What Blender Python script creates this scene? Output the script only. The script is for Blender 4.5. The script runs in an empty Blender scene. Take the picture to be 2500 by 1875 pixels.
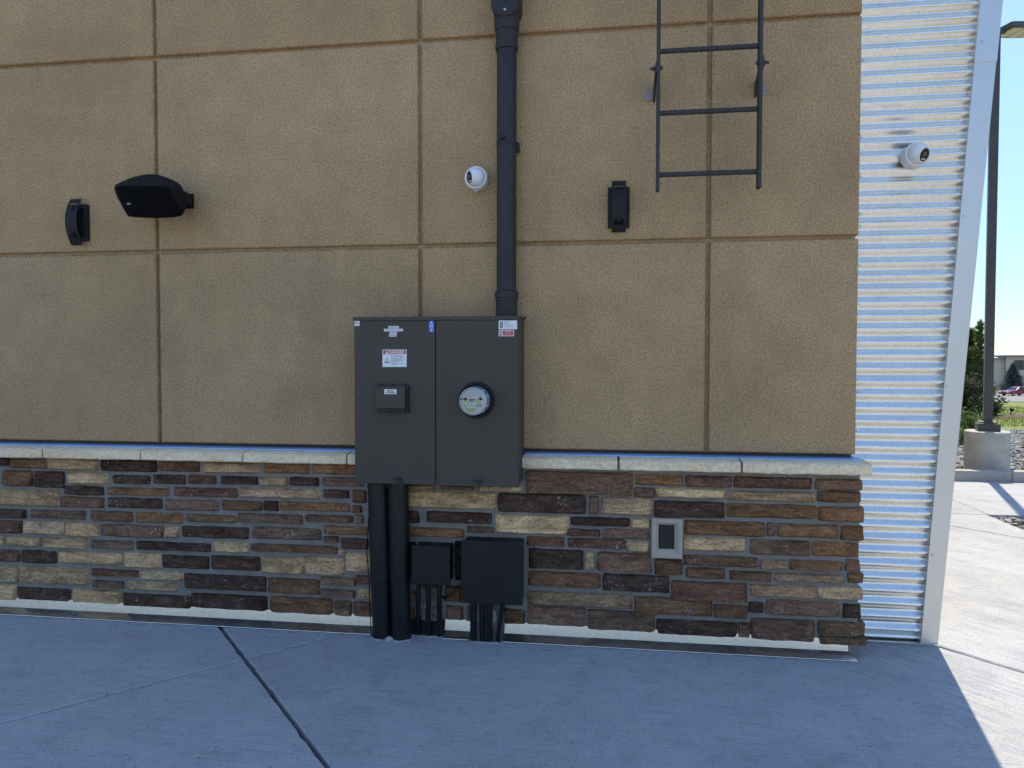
import bpy, bmesh, math, random
from mathutils import Vector, Matrix, noise
R = math.radians
scene = bpy.context.scene
col = scene.collection

# ------------------------------------------------------------------ camera
cam_d = bpy.data.cameras.new('camera')
cam_d.sensor_fit = 'HORIZONTAL'; cam_d.sensor_width = 36.0; cam_d.lens = 24.863
cam_d.clip_start = 0.05; cam_d.clip_end = 9000
cam = bpy.data.objects.new('camera', cam_d); col.objects.link(cam)
yaw, pitch, roll = R(7.773), R(-1.7003), R(0.0549)
fw = Vector((-math.sin(yaw)*math.cos(pitch), math.cos(yaw)*math.cos(pitch), math.sin(pitch)))
rt = Vector((math.cos(yaw), math.sin(yaw), 0)); up = rt.cross(fw)
r2 = rt*math.cos(roll) + up*math.sin(roll); u2 = up*math.cos(roll) - rt*math.sin(roll)
M = Matrix((r2, u2, -fw)).transposed().to_4x4(); M.translation = (0, -3.7, 1.45)
cam.matrix_world = M
scene.camera = cam

# ------------------------------------------------------------------ sky, sun, exposure
SUN = Vector((0.2305, 0.65, 1.0)).normalized()      # towards the sun: behind the building
EL = math.asin(SUN.z); AZ = math.atan2(SUN.x, SUN.y)
world = bpy.data.worlds.new('World'); scene.world = world; world.use_nodes = True
wn = world.node_tree; bg = wn.nodes['Background']
sky = wn.nodes.new('ShaderNodeTexSky'); sky.sky_type = 'NISHITA'; sky.sun_disc = False
sky.sun_elevation = EL; sky.sun_rotation = AZ
sky.altitude = 1600; sky.air_density = 1.0; sky.dust_density = 0.3; sky.ozone_density = 2.0
# even roll-off of the sky's brightest parts, the same in every direction
SK, KN = 0.15, 0.31
bw = wn.nodes.new('ShaderNodeRGBToBW'); wn.links.new(sky.outputs[0], bw.inputs[0])
den = wn.nodes.new('ShaderNodeMath'); den.operation = 'MULTIPLY_ADD'; den.inputs[1].default_value = SK/KN; den.inputs[2].default_value = 1.0
wn.links.new(bw.outputs[0], den.inputs[0])
dv = wn.nodes.new('ShaderNodeMath'); dv.operation = 'DIVIDE'; dv.inputs[0].default_value = 1.0; wn.links.new(den.outputs[0], dv.inputs[1])
sv_ = wn.nodes.new('ShaderNodeVectorMath'); sv_.operation = 'SCALE'; wn.links.new(sky.outputs[0], sv_.inputs[0]); wn.links.new(dv.outputs[0], sv_.inputs['Scale'])
wn.links.new(sv_.outputs[0], bg.inputs[0]); bg.inputs[1].default_value = SK
sd = bpy.data.lights.new('sun', 'SUN'); sd.energy = 2.0; sd.angle = R(0.53); sd.color = (.80, .715, .57)
so = bpy.data.objects.new('sun', sd); col.objects.link(so)
so.rotation_euler = (-SUN).to_track_quat('-Z', 'Y').to_euler(); so.location = (5, 10, 12)
vs = scene.view_settings
vs.view_transform = 'Standard'; vs.look = 'None'; vs.exposure = 2.1; vs.gamma = 1; vs.use_curve_mapping = False
scene.cycles.max_bounces = 8; scene.cycles.diffuse_bounces = 4; scene.cycles.glossy_bounces = 4

# ------------------------------------------------------------------ materials
MATS = {}
def nmat(name):
    m = bpy.data.materials.new(name); m.use_nodes = True
    nt = m.node_tree; b = nt.nodes['Principled BSDF']
    MATS[name] = m
    return m, nt, b
def N(nt, t, **kw):
    n = nt.nodes.new(t)
    for k, v in kw.items():
        if k.startswith('i_'):
            n.inputs[k[2:].replace('_', ' ')].default_value = v
        else: setattr(n, k, v)
    return n
def coords(nt, scale=(1, 1, 1), rot=(0, 0, 0), kind='Object', loc=(0, 0, 0)):
    tc = N(nt, 'ShaderNodeTexCoord'); mp = N(nt, 'ShaderNodeMapping')
    mp.inputs['Scale'].default_value = scale; mp.inputs['Rotation'].default_value = rot; mp.inputs['Location'].default_value = loc
    nt.links.new(tc.outputs[kind], mp.inputs[0]); return mp.outputs[0]
def noise_n(nt, vec, scale, detail=4, rough=.55, dist=0):
    n = N(nt, 'ShaderNodeTexNoise'); n.inputs['Scale'].default_value = scale
    n.inputs['Detail'].default_value = detail; n.inputs['Roughness'].default_value = rough; n.inputs['Distortion'].default_value = dist
    nt.links.new(vec, n.inputs['Vector']); return n.outputs['Fac']
def ramp(nt, fac, stops):
    r = N(nt, 'ShaderNodeValToRGB'); e = r.color_ramp.elements
    while len(e) < len(stops): e.new(.5)
    for el, (p, c) in zip(e, stops):
        el.position = p; el.color = (*c, 1) if len(c) == 3 else c
    nt.links.new(fac, r.inputs[0]); return r.outputs[0]
def mixc(nt, fac, a, b, mode='MIX'):
    m = N(nt, 'ShaderNodeMix', data_type='RGBA', blend_type=mode)
    for sock, v in ((m.inputs[0], fac), (m.inputs[6], a), (m.inputs[7], b)):
        if isinstance(v, (int, float)): sock.default_value = v
        elif isinstance(v, tuple): sock.default_value = (*v, 1)
        else: nt.links.new(v, sock)
    return m.outputs[2]
def math_n(nt, op, a, b=0, clamp=False):
    m = N(nt, 'ShaderNodeMath', operation=op); m.use_clamp = clamp
    for s, v in ((m.inputs[0], a), (m.inputs[1], b)):
        if isinstance(v, (int, float)): s.default_value = v
        else: nt.links.new(v, s)
    return m.outputs[0]
def bump(nt, b, h, strength, dist):
    n = N(nt, 'ShaderNodeBump'); n.inputs['Strength'].default_value = strength; n.inputs['Distance'].default_value = dist
    nt.links.new(h, n.inputs['Height']); nt.links.new(n.outputs[0], b.inputs['Normal']); return n
def sc(c, k): return tuple(min(1, x*k) for x in c)
def pm(name, c, rough=.5, metal=0, var=.12, vs_=6, bmp=0, bs=120, bd=.002, rvar=.08, spec=None):
    m, nt, b = nmat(name)
    v = coords(nt)
    f = noise_n(nt, v, vs_, 5, .6)
    cc = ramp(nt, f, [(.25, sc(c, 1-var)), (.75, sc(c, 1+var))])
    nt.links.new(cc, b.inputs['Base Color'])
    rr = math_n(nt, 'MULTIPLY_ADD', noise_n(nt, v, vs_*3.1, 4), rvar*2)
    rr.node.inputs[2].default_value = rough-rvar
    nt.links.new(rr, b.inputs['Roughness'])
    b.inputs['Metallic'].default_value = metal
    if spec is not None: b.inputs['Specular IOR Level'].default_value = spec
    if bmp: bump(nt, b, noise_n(nt, v, bs, 3), bmp, bd)
    return m

# stucco
def make_stucco():
    m, nt, b = nmat('stucco'); v = coords(nt)
    big = noise_n(nt, v, .9, 4, .55); mid = noise_n(nt, v, 5, 5, .6); fine = noise_n(nt, v, 95, 4, .7)
    c1 = ramp(nt, big, [(.3, (.475, .320, .172)), (.7, (.545, .370, .203))])
    c2 = mixc(nt, 1.0, c1, ramp(nt, mid, [(.28, (.88, .88, .88)), (.72, (1.06, 1.06, 1.05))]), 'MULTIPLY')
    c3 = mixc(nt, 1.0, c2, ramp(nt, fine, [(.36, (.66, .65, .64)), (.60, (1.09, 1.09, 1.09))]), 'MULTIPLY')
    # dark water marks drawn down the wall and small white chips
    st = noise_n(nt, coords(nt, (1.6, 1, .8)), 1.1, 6, .65)
    c4 = mixc(nt, 1.0, c3, ramp(nt, st, [(.30, (.84, .84, .86)), (.50, (1, 1, 1))]), 'MULTIPLY')
    ch = noise_n(nt, v, 46, 2, .5)
    c5 = mixc(nt, ramp(nt, ch, [(.80, (0, 0, 0)), (.815, (1, 1, 1))]), c4, (.62, .60, .56))
    oi = N(nt, 'ShaderNodeObjectInfo'); tn = math_n(nt, 'MULTIPLY_ADD', oi.outputs['Random'], .09); tn.node.inputs[2].default_value = .945
    c6 = N(nt, 'ShaderNodeVectorMath', operation='SCALE'); nt.links.new(c5, c6.inputs[0]); nt.links.new(tn, c6.inputs['Scale'])
    nt.links.new(c6.outputs[0], b.inputs['Base Color']); b.inputs['Roughness'].default_value = .95
    b.inputs['Specular IOR Level'].default_value = .15
    vo = N(nt, 'ShaderNodeTexVoronoi'); vo.inputs['Scale'].default_value = 125; nt.links.new(v, vo.inputs['Vector'])
    h = math_n(nt, 'ADD', math_n(nt, 'MULTIPLY', fine, 1.4), vo.outputs['Distance'])
    h = math_n(nt, 'ADD', h, math_n(nt, 'MULTIPLY', noise_n(nt, v, 14, 3), 1.5))
    bump(nt, b, h, .9, .005)
make_stucco()

def make_stone():
    m, nt, b = nmat('stone')
    oi = N(nt, 'ShaderNodeObjectInfo')
    off = N(nt, 'ShaderNodeVectorMath', operation='SCALE'); off.inputs['Scale'].default_value = 40
    cx = N(nt, 'ShaderNodeCombineXYZ')
    for i in range(3): nt.links.new(oi.outputs['Random'], cx.inputs[i])
    nt.links.new(cx.outputs[0], off.inputs[0])
    def vec(scale):
        a = N(nt, 'ShaderNodeVectorMath', operation='ADD')
        nt.links.new(coords(nt, scale), a.inputs[0]); nt.links.new(off.outputs[0], a.inputs[1]); return a.outputs[0]
    v = vec((1, 1, 1)); vh = vec((.45, 1, 1.3))
    base = oi.outputs['Color']
    n1 = noise_n(nt, vh, 13, 5, .62, .4); n2 = noise_n(nt, v, 70, 5, .7); n3 = noise_n(nt, vh, 28, 4, .6)
    dark = mixc(nt, 1.0, base, (.40, .36, .36), 'MULTIPLY')
    lite = mixc(nt, .30, mixc(nt, 1.0, base, (1.45, 1.40, 1.32), 'MULTIPLY'), (.30, .21, .14))
    c = mixc(nt, ramp(nt, n1, [(.36, (.22, .22, .22)), (.58, (1, 1, 1))]), dark, base)
    c = mixc(nt, ramp(nt, n3, [(.50, (0, 0, 0)), (.72, (.85, .85, .85))]), c, lite)
    c = mixc(nt, 1.0, c, ramp(nt, n2, [(.30, (.54, .52, .51)), (.66, (1.22, 1.21, 1.20))]), 'MULTIPLY')
    # pale lime bloom in small flecks
    n4 = noise_n(nt, v, 90, 3, .65); n5 = noise_n(nt, v, 9, 2)
    fl = math_n(nt, 'MULTIPLY', ramp(nt, n4, [(.60, (0, 0, 0)), (.66, (1, 1, 1))]), ramp(nt, n5, [(.5, (0, 0, 0)), (.66, (.9, .9, .9))]))
    c = mixc(nt, fl, c, (.52, .50, .50))
    nt.links.new(c, b.inputs['Base Color']); b.inputs['Roughness'].default_value = .88
    b.inputs['Specular IOR Level'].default_value = .25
    vc = N(nt, 'ShaderNodeTexVoronoi', feature='DISTANCE_TO_EDGE'); vc.inputs['Scale'].default_value = 26
    nt.links.new(vec((.5, 1, 1.6)), vc.inputs['Vector'])
    ck = ramp(nt, vc.outputs['Distance'], [(.0, (0, 0, 0)), (.05, (1, 1, 1))])
    h = math_n(nt, 'ADD', math_n(nt, 'ADD', n2, math_n(nt, 'MULTIPLY', n3, 1.6)), math_n(nt, 'MULTIPLY', ck, .3))
    bump(nt, b, h, 1.0, .010)
make_stone()

def make_ledge():
    m, nt, b = nmat('ledge_stone'); v = coords(nt)
    a = noise_n(nt, v, 6, 5, .6); f = noise_n(nt, v, 60, 5, .65, .5)
    c = ramp(nt, a, [(.3, (.84, .64, .40)), (.7, (.90, .74, .50))])
    c = mixc(nt, 1.0, c, ramp(nt, f, [(.3, (.72, .71, .70)), (.62, (1.08, 1.08, 1.08))]), 'MULTIPLY')
    nt.links.new(c, b.inputs['Base Color']); b.inputs['Roughness'].default_value = .9
    bump(nt, b, math_n(nt, 'ADD', f, math_n(nt, 'MULTIPLY', noise_n(nt, v, 22, 3), 2)), .8, .008)
make_ledge()
pm('mortar', (.215, .200, .178), .95, var=.22, vs_=14, bmp=.8, bs=160, bd=.004)
pm('core', (.25, .2, .14), .95)

def make_concrete(name, c, sun_tint=1.0):
    m, nt, b = nmat(name); v = coords(nt); oi = N(nt, 'ShaderNodeObjectInfo')
    big = noise_n(nt, v, .8, 5, .6); mid = noise_n(nt, v, 4.5, 6, .68, .3); fine = noise_n(nt, v, 85, 4, .7)
    # broom strokes: along the wall on most of the slabs, on the diagonal past the corner
    s1 = noise_n(nt, coords(nt, (1.6, 95, 1)), 1.6, 4, .6); mp2 = N(nt, 'ShaderNodeMapping'); mp2.inputs['Scale'].default_value = (1.6, 95, 1); nt.links.new(coords(nt, (1, 1, 1), (0, 0, R(48.6))), mp2.inputs[0])
    s2 = noise_n(nt, mp2.outputs[0], 1.6, 4, .6)
    sx = N(nt, 'ShaderNodeSeparateXYZ'); nt.links.new(coords(nt), sx.inputs[0])
    wob = math_n(nt, 'MULTIPLY', math_n(nt, 'SUBTRACT', noise_n(nt, v, 2.2, 3), .5), .5)
    e = math_n(nt, 'ADD', math_n(nt, 'ADD', math_n(nt, 'MULTIPLY', sx.outputs[1], .55), sx.outputs[0]), wob)
    side = ramp(nt, math_n(nt, 'MULTIPLY_ADD', e, 1.0), [(.0, (0, 0, 0)), (1, (1, 1, 1))])
    side = math_n(nt, 'MULTIPLY', math_n(nt, 'SUBTRACT', e, .92), 7, clamp=True)
    mx = N(nt, 'ShaderNodeMix', data_type='FLOAT'); nt.links.new(side, mx.inputs[0]); nt.links.new(s1, mx.inputs[2]); nt.links.new(s2, mx.inputs[3])
    br = mx.outputs[0]
    cc = ramp(nt, big, [(.3, sc(c, .86)), (.7, sc(c, 1.08))])
    cc = mixc(nt, 1.0, cc, ramp(nt, mid, [(.26, (.80, .80, .80)), (.46, (.98, .98, .98)), (.70, (1.08, 1.06, 1.02))]), 'MULTIPLY')
    cc = mixc(nt, 1.0, cc, mixc(nt, side, ramp(nt, br, [(.33, (.85, .85, .86)), (.60, (1.05, 1.05, 1.05))]), ramp(nt, br, [(.36, (.70, .71, .72)), (.60, (1.06, 1.06, 1.06))])), 'MULTIPLY')
    cc = mixc(nt, 1.0, cc, ramp(nt, fine, [(.30, (.72, .72, .72)), (.52, (1.03, 1.03, 1.03))]), 'MULTIPLY')
    gr = noise_n(nt, v, 21, 9, .78)
    cc = mixc(nt, 1.0, cc, ramp(nt, gr, [(.34, (.80, .79, .78)), (.48, (1, 1, 1)), (.70, (1.04, 1.04, 1.04))]), 'MULTIPLY')
    sp = noise_n(nt, v, 34, 2, .5)
    cc = mixc(nt, ramp(nt, sp, [(.775, (0, 0, 0)), (.79, (1, 1, 1))]), cc, (.06, .05, .045))
    tint = math_n(nt, 'MULTIPLY_ADD', oi.outputs['Random'], .12); tint.node.inputs[2].default_value = .94
    cc2 = N(nt, 'ShaderNodeVectorMath', operation='SCALE'); nt.links.new(cc, cc2.inputs[0]); nt.links.new(tint, cc2.inputs['Scale'])
    nt.links.new(cc2.outputs[0], b.inputs['Base Color'])
    b.inputs['Roughness'].default_value = .85; b.inputs['Specular IOR Level'].default_value = .3
    h = math_n(nt, 'ADD', math_n(nt, 'MULTIPLY', br, 1.3), math_n(nt, 'MULTIPLY', fine, .7))
    bump(nt, b, h, .5, .004)
make_concrete('concrete', (.405, .408, .410))
pm('concrete_pier', (.40, .385, .34), .9, var=.2, vs_=5, bmp=.6, bs=60, bd=.006)
pm('curb_concrete', (.36, .35, .32), .9, var=.18, vs_=7, bmp=.6, bs=80, bd=.005)
pm('joint_dirt', (.05, .048, .045), 1, var=.3, vs_=20)

def make_galv(name, c, rough, var=.10):
    m, nt, b = nmat(name); v = coords(nt)
    vo = N(nt, 'ShaderNodeTexVoronoi'); vo.inputs['Scale'].default_value = 130; nt.links.new(v, vo.inputs['Vector'])
    sepc = N(nt, 'ShaderNodeSeparateColor'); nt.links.new(vo.outputs['Color'], sepc.inputs[0])
    sp = ramp(nt, sepc.outputs[0], [(0, (1-var,)*3), (1, (1+var*.5,)*3)])
    wz = noise_n(nt, coords(nt, (.5, 1, 2)), 9, 5, .65, .6)
    cc = mixc(nt, 1.0, sp, ramp(nt, wz, [(.22, sc(c, .88)), (.55, c)]), 'MULTIPLY')
    sk = noise_n(nt, coords(nt, (4, 4, 38)), 3, 4, .6)
    cc = mixc(nt, ramp(nt, sk, [(.70, (0, 0, 0)), (.76, (.25, .25, .25))]), cc, sc(c, .55))
    nt.links.new(cc, b.inputs['Base Color']); b.inputs['Metallic'].default_value = 1
    rr = math_n(nt, 'MULTIPLY_ADD', noise_n(nt, v, 17, 4), .16); rr.node.inputs[2].default_value = rough-.08
    nt.links.new(rr, b.inputs['Roughness'])
    bump(nt, b, noise_n(nt, v, 210, 2), .12, .001)
make_galv('galvanised', (.82, .795, .735), .30)
pm('trim_metal', (.64, .62, .59), .44, 1, var=.03, vs_=9, bmp=.10, bs=260, bd=.0008, rvar=.03)
make_galv('flashing_metal', (.74, .74, .70), .22)
pm('sky_tinted_flashing', (.27, .48, .86), .35, .7, var=.1)  # blue of the reflected sky put into the base colour
pm('cabinet_paint', (.070, .059, .046), .55, var=.10, vs_=4, bmp=.12, bs=420, bd=.001, rvar=.14, spec=.25)
pm('cabinet_dark', (.012, .013, .015), .6)
pm('pipe_paint', (.030, .028, .028), .5, var=.1, vs_=5, spec=.3)
pm('black_pipe', (.009, .009, .010), .40, var=.25, vs_=9, rvar=.12, spec=.35)
pm('black_box', (.012, .0115, .011), .5, var=.2, vs_=7, bmp=.1, bs=300, bd=.001, spec=.3)
pm('black_plastic', (.006, .006, .0065), .6, var=.15, spec=.2)
pm('grille_black', (.0025, .0025, .0028), .8, spec=.12, var=.2, vs_=30, bmp=.4, bs=700, bd=.002)
pm('bronze_paint', (.016, .014, .014), .6, var=.12, spec=.25)
pm('ladder_paint', (.028, .027, .028), .6, var=.15, vs_=20)
pm('pole_bronze', (.064, .058, .055), .5, var=.1)
pm('camera_white', (.74, .74, .73), .35, var=.03)
pm('lens_black', (.006, .006, .007), .08, var=.02, rvar=.02)
pm('lens_glass', (.10, .10, .09), .06, var=.1, rvar=.02)
pm('led_white', (.7, .68, .6), .3)
pm('screw_steel', (.55, .56, .58), .3, 1)
pm('paper_white', (.72, .74, .74), .5, var=.03)
pm('print_dark', (.02, .025, .04), .6)
pm('print_grey', (.22, .23, .24), .6)
pm('print_red', (.46, .045, .035), .5, var=.05)
pm('print_blue', (.03, .13, .52), .45, var=.05)
pm('print_navy', (.015, .03, .13), .5)
pm('print_pink', (.62, .25, .26), .5)
pm('meter_grey', (.58, .57, .52), .5, var=.04)
pm('meter_green', (.42, .56, .20), .5, var=.08)
pm('meter_body', (.34, .40, .48), .18, .2, var=.1)
pm('plate_grey', (.034, .031, .028), .55, var=.08, spec=.2)
pm('trim_block', (.43, .36, .275), .9, var=.12, vs_=25, bmp=.5, bs=150, bd=.003)
pm('patch', (.30, .27, .24), .95, var=.2, vs_=60, bmp=.6, bs=200, bd=.003)
pm('crumb', (.36, .35, .33), .95, var=.2, vs_=40)
pm('bounce_lot_concrete', (.40, .385, .36), .95, var=.15, vs_=3, bmp=.5, bs=120, bd=.004)  # pale tone chosen for its bounce onto the wall
pm('road', (.20, .195, .185), .95, var=.12, vs_=.4)
pm('soil', (.09, .07, .05), 1, var=.3, vs_=3)
pm('mulch', (.085, .055, .038), 1, var=.4, vs_=30)
pm('lawn', (.15, .18, .035), 1, var=.45, vs_=1.8, bmp=.5, bs=40, bd=.02)
pm('dry_grass', (.14, .13, .07), 1, var=.3, vs_=.3)
pm('bark', (.09, .065, .048), .95, var=.3, vs_=40)
pm('house_wall', (.62, .53, .42), .9, var=.05, vs_=1)
pm('house_stone', (.36, .30, .24), .9, var=.2, vs_=3)
pm('house_roof', (.30, .29, .28), .6, var=.15, vs_=3)
pm('house_glass', (.04, .045, .05), .1)
pm('house_trim', (.20, .16, .13), .7)
pm('car_paint', (.20, .012, .018), .18, .25, var=.05)
pm('car_glass', (.02, .022, .025), .06)
pm('tyre', (.015, .015, .015), .8)
pm('rim', (.5, .5, .52), .3, 1)
pm('car_lamp', (.7, .7, .68), .2)

def make_rock():
    m, nt, b = nmat('river_rock'); g = N(nt, 'ShaderNodeNewGeometry')
    c = ramp(nt, g.outputs['Random Per Island'], [(0, (.10, .10, .105)), (.45, (.22, .215, .21)), (.8, (.34, .33, .31)), (1, (.17, .14, .12))])
    nt.links.new(c, b.inputs['Base Color']); b.inputs['Roughness'].default_value = .85
make_rock()
def make_leaf(name, a, bb, trans=.25):
    m, nt, b = nmat(name); g = N(nt, 'ShaderNodeNewGeometry')
    c = ramp(nt, g.outputs['Random Per Island'], [(0, a), (1, bb)])
    nt.links.new(c, b.inputs['Base Color']); b.inputs['Roughness'].default_value = .6
    t = N(nt, 'ShaderNodeBsdfTranslucent'); nt.links.new(c, t.inputs[0])
    mx = N(nt, 'ShaderNodeMixShader'); mx.inputs[0].default_value = trans
    nt.links.new(b.outputs[0], mx.inputs[1]); nt.links.new(t.outputs[0], mx.inputs[2])
    nt.links.new(mx.outputs[0], nt.nodes['Material Output'].inputs[0])
make_leaf('pine_needles', (.065, .105, .032), (.16, .22, .065), .35)
make_leaf('spruce_needles', (.07, .105, .095), (.14, .19, .17), .2)
make_leaf('shrub_leaves', (.07, .13, .025), (.16, .24, .06), .35)
make_leaf('dark_leaves', (.055, .065, .030), (.11, .10, .045), .3)
make_leaf('grass_blades', (.10, .16, .025), (.30, .32, .08), .4)
make_leaf('yellow_leaves', (.20, .22, .03), (.34, .32, .06), .4)
def make_cover():
    m, nt, b = nmat('meter_glass')
    t = N(nt, 'ShaderNodeBsdfTransparent'); t.inputs[0].default_value = (.93, .95, .96, 1)
    g = N(nt, 'ShaderNodeBsdfGlossy'); g.inputs['Roughness'].default_value = .04
    f = N(nt, 'ShaderNodeFresnel'); f.inputs[0].default_value = 1.5
    mx = N(nt, 'ShaderNodeMixShader'); nt.links.new(f.outputs[0], mx.inputs[0])
    nt.links.new(t.outputs[0], mx.inputs[1]); nt.links.new(g.outputs[0], mx.inputs[2])
    nt.links.new(mx.outputs[0], nt.nodes['Material Output'].inputs[0])
make_cover()

# ------------------------------------------------------------------ builders
ORG = {}
def tag(o, label=None, cat=None, group=None, kind=None):
    for k, v in (('label', label), ('category', cat), ('group', group), ('kind', kind)):
        if v: o[k] = v
    return o
def thing(name, label, cat, loc, group=None):
    o = bpy.data.objects.new(name, None); col.objects.link(o); o.location = loc; o.empty_display_size = .1
    ORG[o] = Vector(loc); return tag(o, label, cat, group)
class MB:
    def __init__(s): s.v = []; s.f = []
    def add(s, vs, fs):
        n = len(s.v); s.v += [tuple(p) for p in vs]; s.f += [tuple(n+i for i in f) for f in fs]; return s
    def box(s, x0, x1, y0, y1, z0, z1):
        return s.add([(x0, y0, z0), (x1, y0, z0), (x1, y1, z0), (x0, y1, z0), (x0, y0, z1), (x1, y0, z1), (x1, y1, z1), (x0, y1, z1)],
                     [(3, 2, 1, 0), (4, 5, 6, 7), (0, 1, 5, 4), (1, 2, 6, 5), (2, 3, 7, 6), (3, 0, 4, 7)])
    def obox(s, c, size, rot):
        c = Vector(c); h = [k/2 for k in size]
        vs = [c + rot @ Vector((sx*h[0], sy*h[1], sz*h[2])) for sz in (-1, 1) for sx, sy in ((-1, -1), (1, -1), (1, 1), (-1, 1))]
        return s.add(vs, [(3, 2, 1, 0), (4, 5, 6, 7), (0, 1, 5, 4), (1, 2, 6, 5), (2, 3, 7, 6), (3, 0, 4, 7)])
    def prism(s, pts, off):
        n = len(pts); off = Vector(off); a = [Vector(p) for p in pts]
        return s.add(a + [p+off for p in a], [tuple(range(n))[::-1], tuple(range(n, 2*n))] + [(i, (i+1) % n, n+(i+1) % n, n+i) for i in range(n)])
    def lathe(s, prof, org, axis, n=24, cap0=True, cap1=True):
        ax = Vector(axis).normalized(); t = Vector((0, 0, 1)) if abs(ax.z) < .9 else Vector((1, 0, 0))
        a = ax.cross(t).normalized(); b = ax.cross(a); o = Vector(org); vs = []; fs = []
        for d, r in prof:
            vs += [o + ax*d + (a*math.cos(2*math.pi*i/n) + b*math.sin(2*math.pi*i/n))*r for i in range(n)]
        for k in range(len(prof)-1):
            fs += [(k*n+i, k*n+(i+1) % n, (k+1)*n+(i+1) % n, (k+1)*n+i) for i in range(n)]
        if cap0: fs.append(tuple(range(n))[::-1])
        if cap1: fs.append(tuple(range((len(prof)-1)*n, len(prof)*n)))
        return s.add(vs, fs)
    def cyl(s, p0, p1, r0, r1=None, n=16):
        p0 = Vector(p0); p1 = Vector(p1)
        return s.lathe([(0, r0), ((p1-p0).length, r0 if r1 is None else r1)], p0, p1-p0, n)
    def tube(s, path, r, n=8):
        P = [Vector(p) for p in path]; vs = []; fs = []; ref = Vector((0, -1, .3)).normalized()
        for i, p in enumerate(P):
            d = (P[min(i+1, len(P)-1)] - P[max(i-1, 0)]).normalized()
            a = d.cross(ref).normalized(); b = d.cross(a)
            rr = r[i] if isinstance(r, (list, tuple)) else r
            vs += [p + (a*math.cos(2*math.pi*k/n) + b*math.sin(2*math.pi*k/n))*rr for k in range(n)]
        for i in range(len(P)-1):
            fs += [(i*n+k, i*n+(k+1) % n, (i+1)*n+(k+1) % n, (i+1)*n+k) for k in range(n)]
        fs += [tuple(range(n))[::-1], tuple(range((len(P)-1)*n, len(P)*n))]
        return s.add(vs, fs)
    def ball(s, c, r, nu=10, nv=6, sq=(1, 1, 1), jit=0, rnd=random):
        c = Vector(c); vs = [c+Vector((0, 0, -r*sq[2]))]; fs = []
        for j in range(1, nv):
            t = math.pi*j/nv - math.pi/2
            for i in range(nu):
                p = 2*math.pi*i/nu; k = r*(1+jit*(rnd.random()-.5))
                vs.append(c+Vector((k*sq[0]*math.cos(t)*math.cos(p), k*sq[1]*math.cos(t)*math.sin(p), k*sq[2]*math.sin(t))))
        vs.append(c+Vector((0, 0, r*sq[2]))); L = len(vs)-1
        for i in range(nu): fs.append((0, 1+(i+1) % nu, 1+i))
        for j in range(nv-2):
            for i in range(nu): fs.append((1+j*nu+i, 1+j*nu+(i+1) % nu, 1+(j+1)*nu+(i+1) % nu, 1+(j+1)*nu+i))
        for i in range(nu): fs.append((L, L-nu+i, L-nu+(i+1) % nu))
        return s.add(vs, fs)
    def build(s, name, mat, parent=None, smooth=None, bevel=None, fix=True, loc=None):
        o_ = ORG.get(parent, Vector((0, 0, 0))) if parent else Vector(loc) if loc else Vector((0, 0, 0))
        me = bpy.data.meshes.new(name); me.from_pydata([tuple(Vector(p)-o_) for p in s.v], [], s.f)
        if fix:
            bm = bmesh.new(); bm.from_mesh(me); bmesh.ops.recalc_face_normals(bm, faces=bm.faces); bm.to_mesh(me); bm.free()
        me.materials.append(MATS[mat])
        o = bpy.data.objects.new(name, me); col.objects.link(o)
        if parent: o.parent = parent
        elif loc: o.location = loc
        ORG[o] = o_
        if smooth:
            for p in me.polygons: p.use_smooth = True
            me.set_sharp_from_angle(angle=R(smooth))
        if bevel:
            b = o.modifiers.new('bevel', 'BEVEL'); b.width = bevel; b.segments = 2; b.limit_method = 'ANGLE'; b.angle_limit = R(40)
        return o
def text(name, body, size, x, y, z, mat, parent, bold=0, align='CENTER', sx=1, rotz=0, shear=0):
    """flat print facing -Y, its baseline centre at (x, y, z)"""
    cu = bpy.data.curves.new('t', 'FONT'); cu.body = body; cu.size = size; cu.align_x = align; cu.offset = bold; cu.shear = shear
    t = bpy.data.objects.new('t', cu); col.objects.link(t)
    dg = bpy.context.evaluated_depsgraph_get(); me = bpy.data.meshes.new_from_object(t.evaluated_get(dg))
    bpy.data.objects.remove(t); bpy.data.curves.remove(cu)
    o_ = ORG.get(parent, Vector((0, 0, 0)))
    for v in me.vertices:
        v.co = Vector((x + v.co.x*sx, y, z + v.co.y)) - o_
    me.name = name; me.materials.clear(); me.materials.append(MATS[mat])
    o = bpy.data.objects.new(name, me); col.objects.link(o); o.parent = parent; ORG[o] = o_
    return o
# ------------------------------------------------------------------ ground
rnd = random.Random(7)
def gz(y):                                        # fall of the land behind the lot
    pts = [(-400, -.07), (12.2, -.07), (12.9, .03), (14.0, .03), (83, -2.92), (116, -3.64), (160, -4.05), (400, -4.4), (4000, -5)]
    for (a, za), (b, zb) in zip(pts, pts[1:]):
        if y <= b: return za + (zb-za)*(y-a)/(b-a)
    return -5
g = MB(); ys = [-400, -60, -14, 0, 12.2, 12.9, 14, 30, 50, 83, 100, 116, 138, 160, 250, 400, 1200, 4000]; xs = [-900, -200, -60, -14, 0, 20, 60, 120, 300, 1500]
vs_ = [(x, y, gz(y)) for y in ys for x in xs]; nx = len(xs)
g.add(vs_, [(j*nx+i, j*nx+i+1, (j+1)*nx+i+1, (j+1)*nx+i) for j in range(len(ys)-1) for i in range(nx-1)])
tag(g.build('ground', 'dry_grass'), kind='structure')
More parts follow.
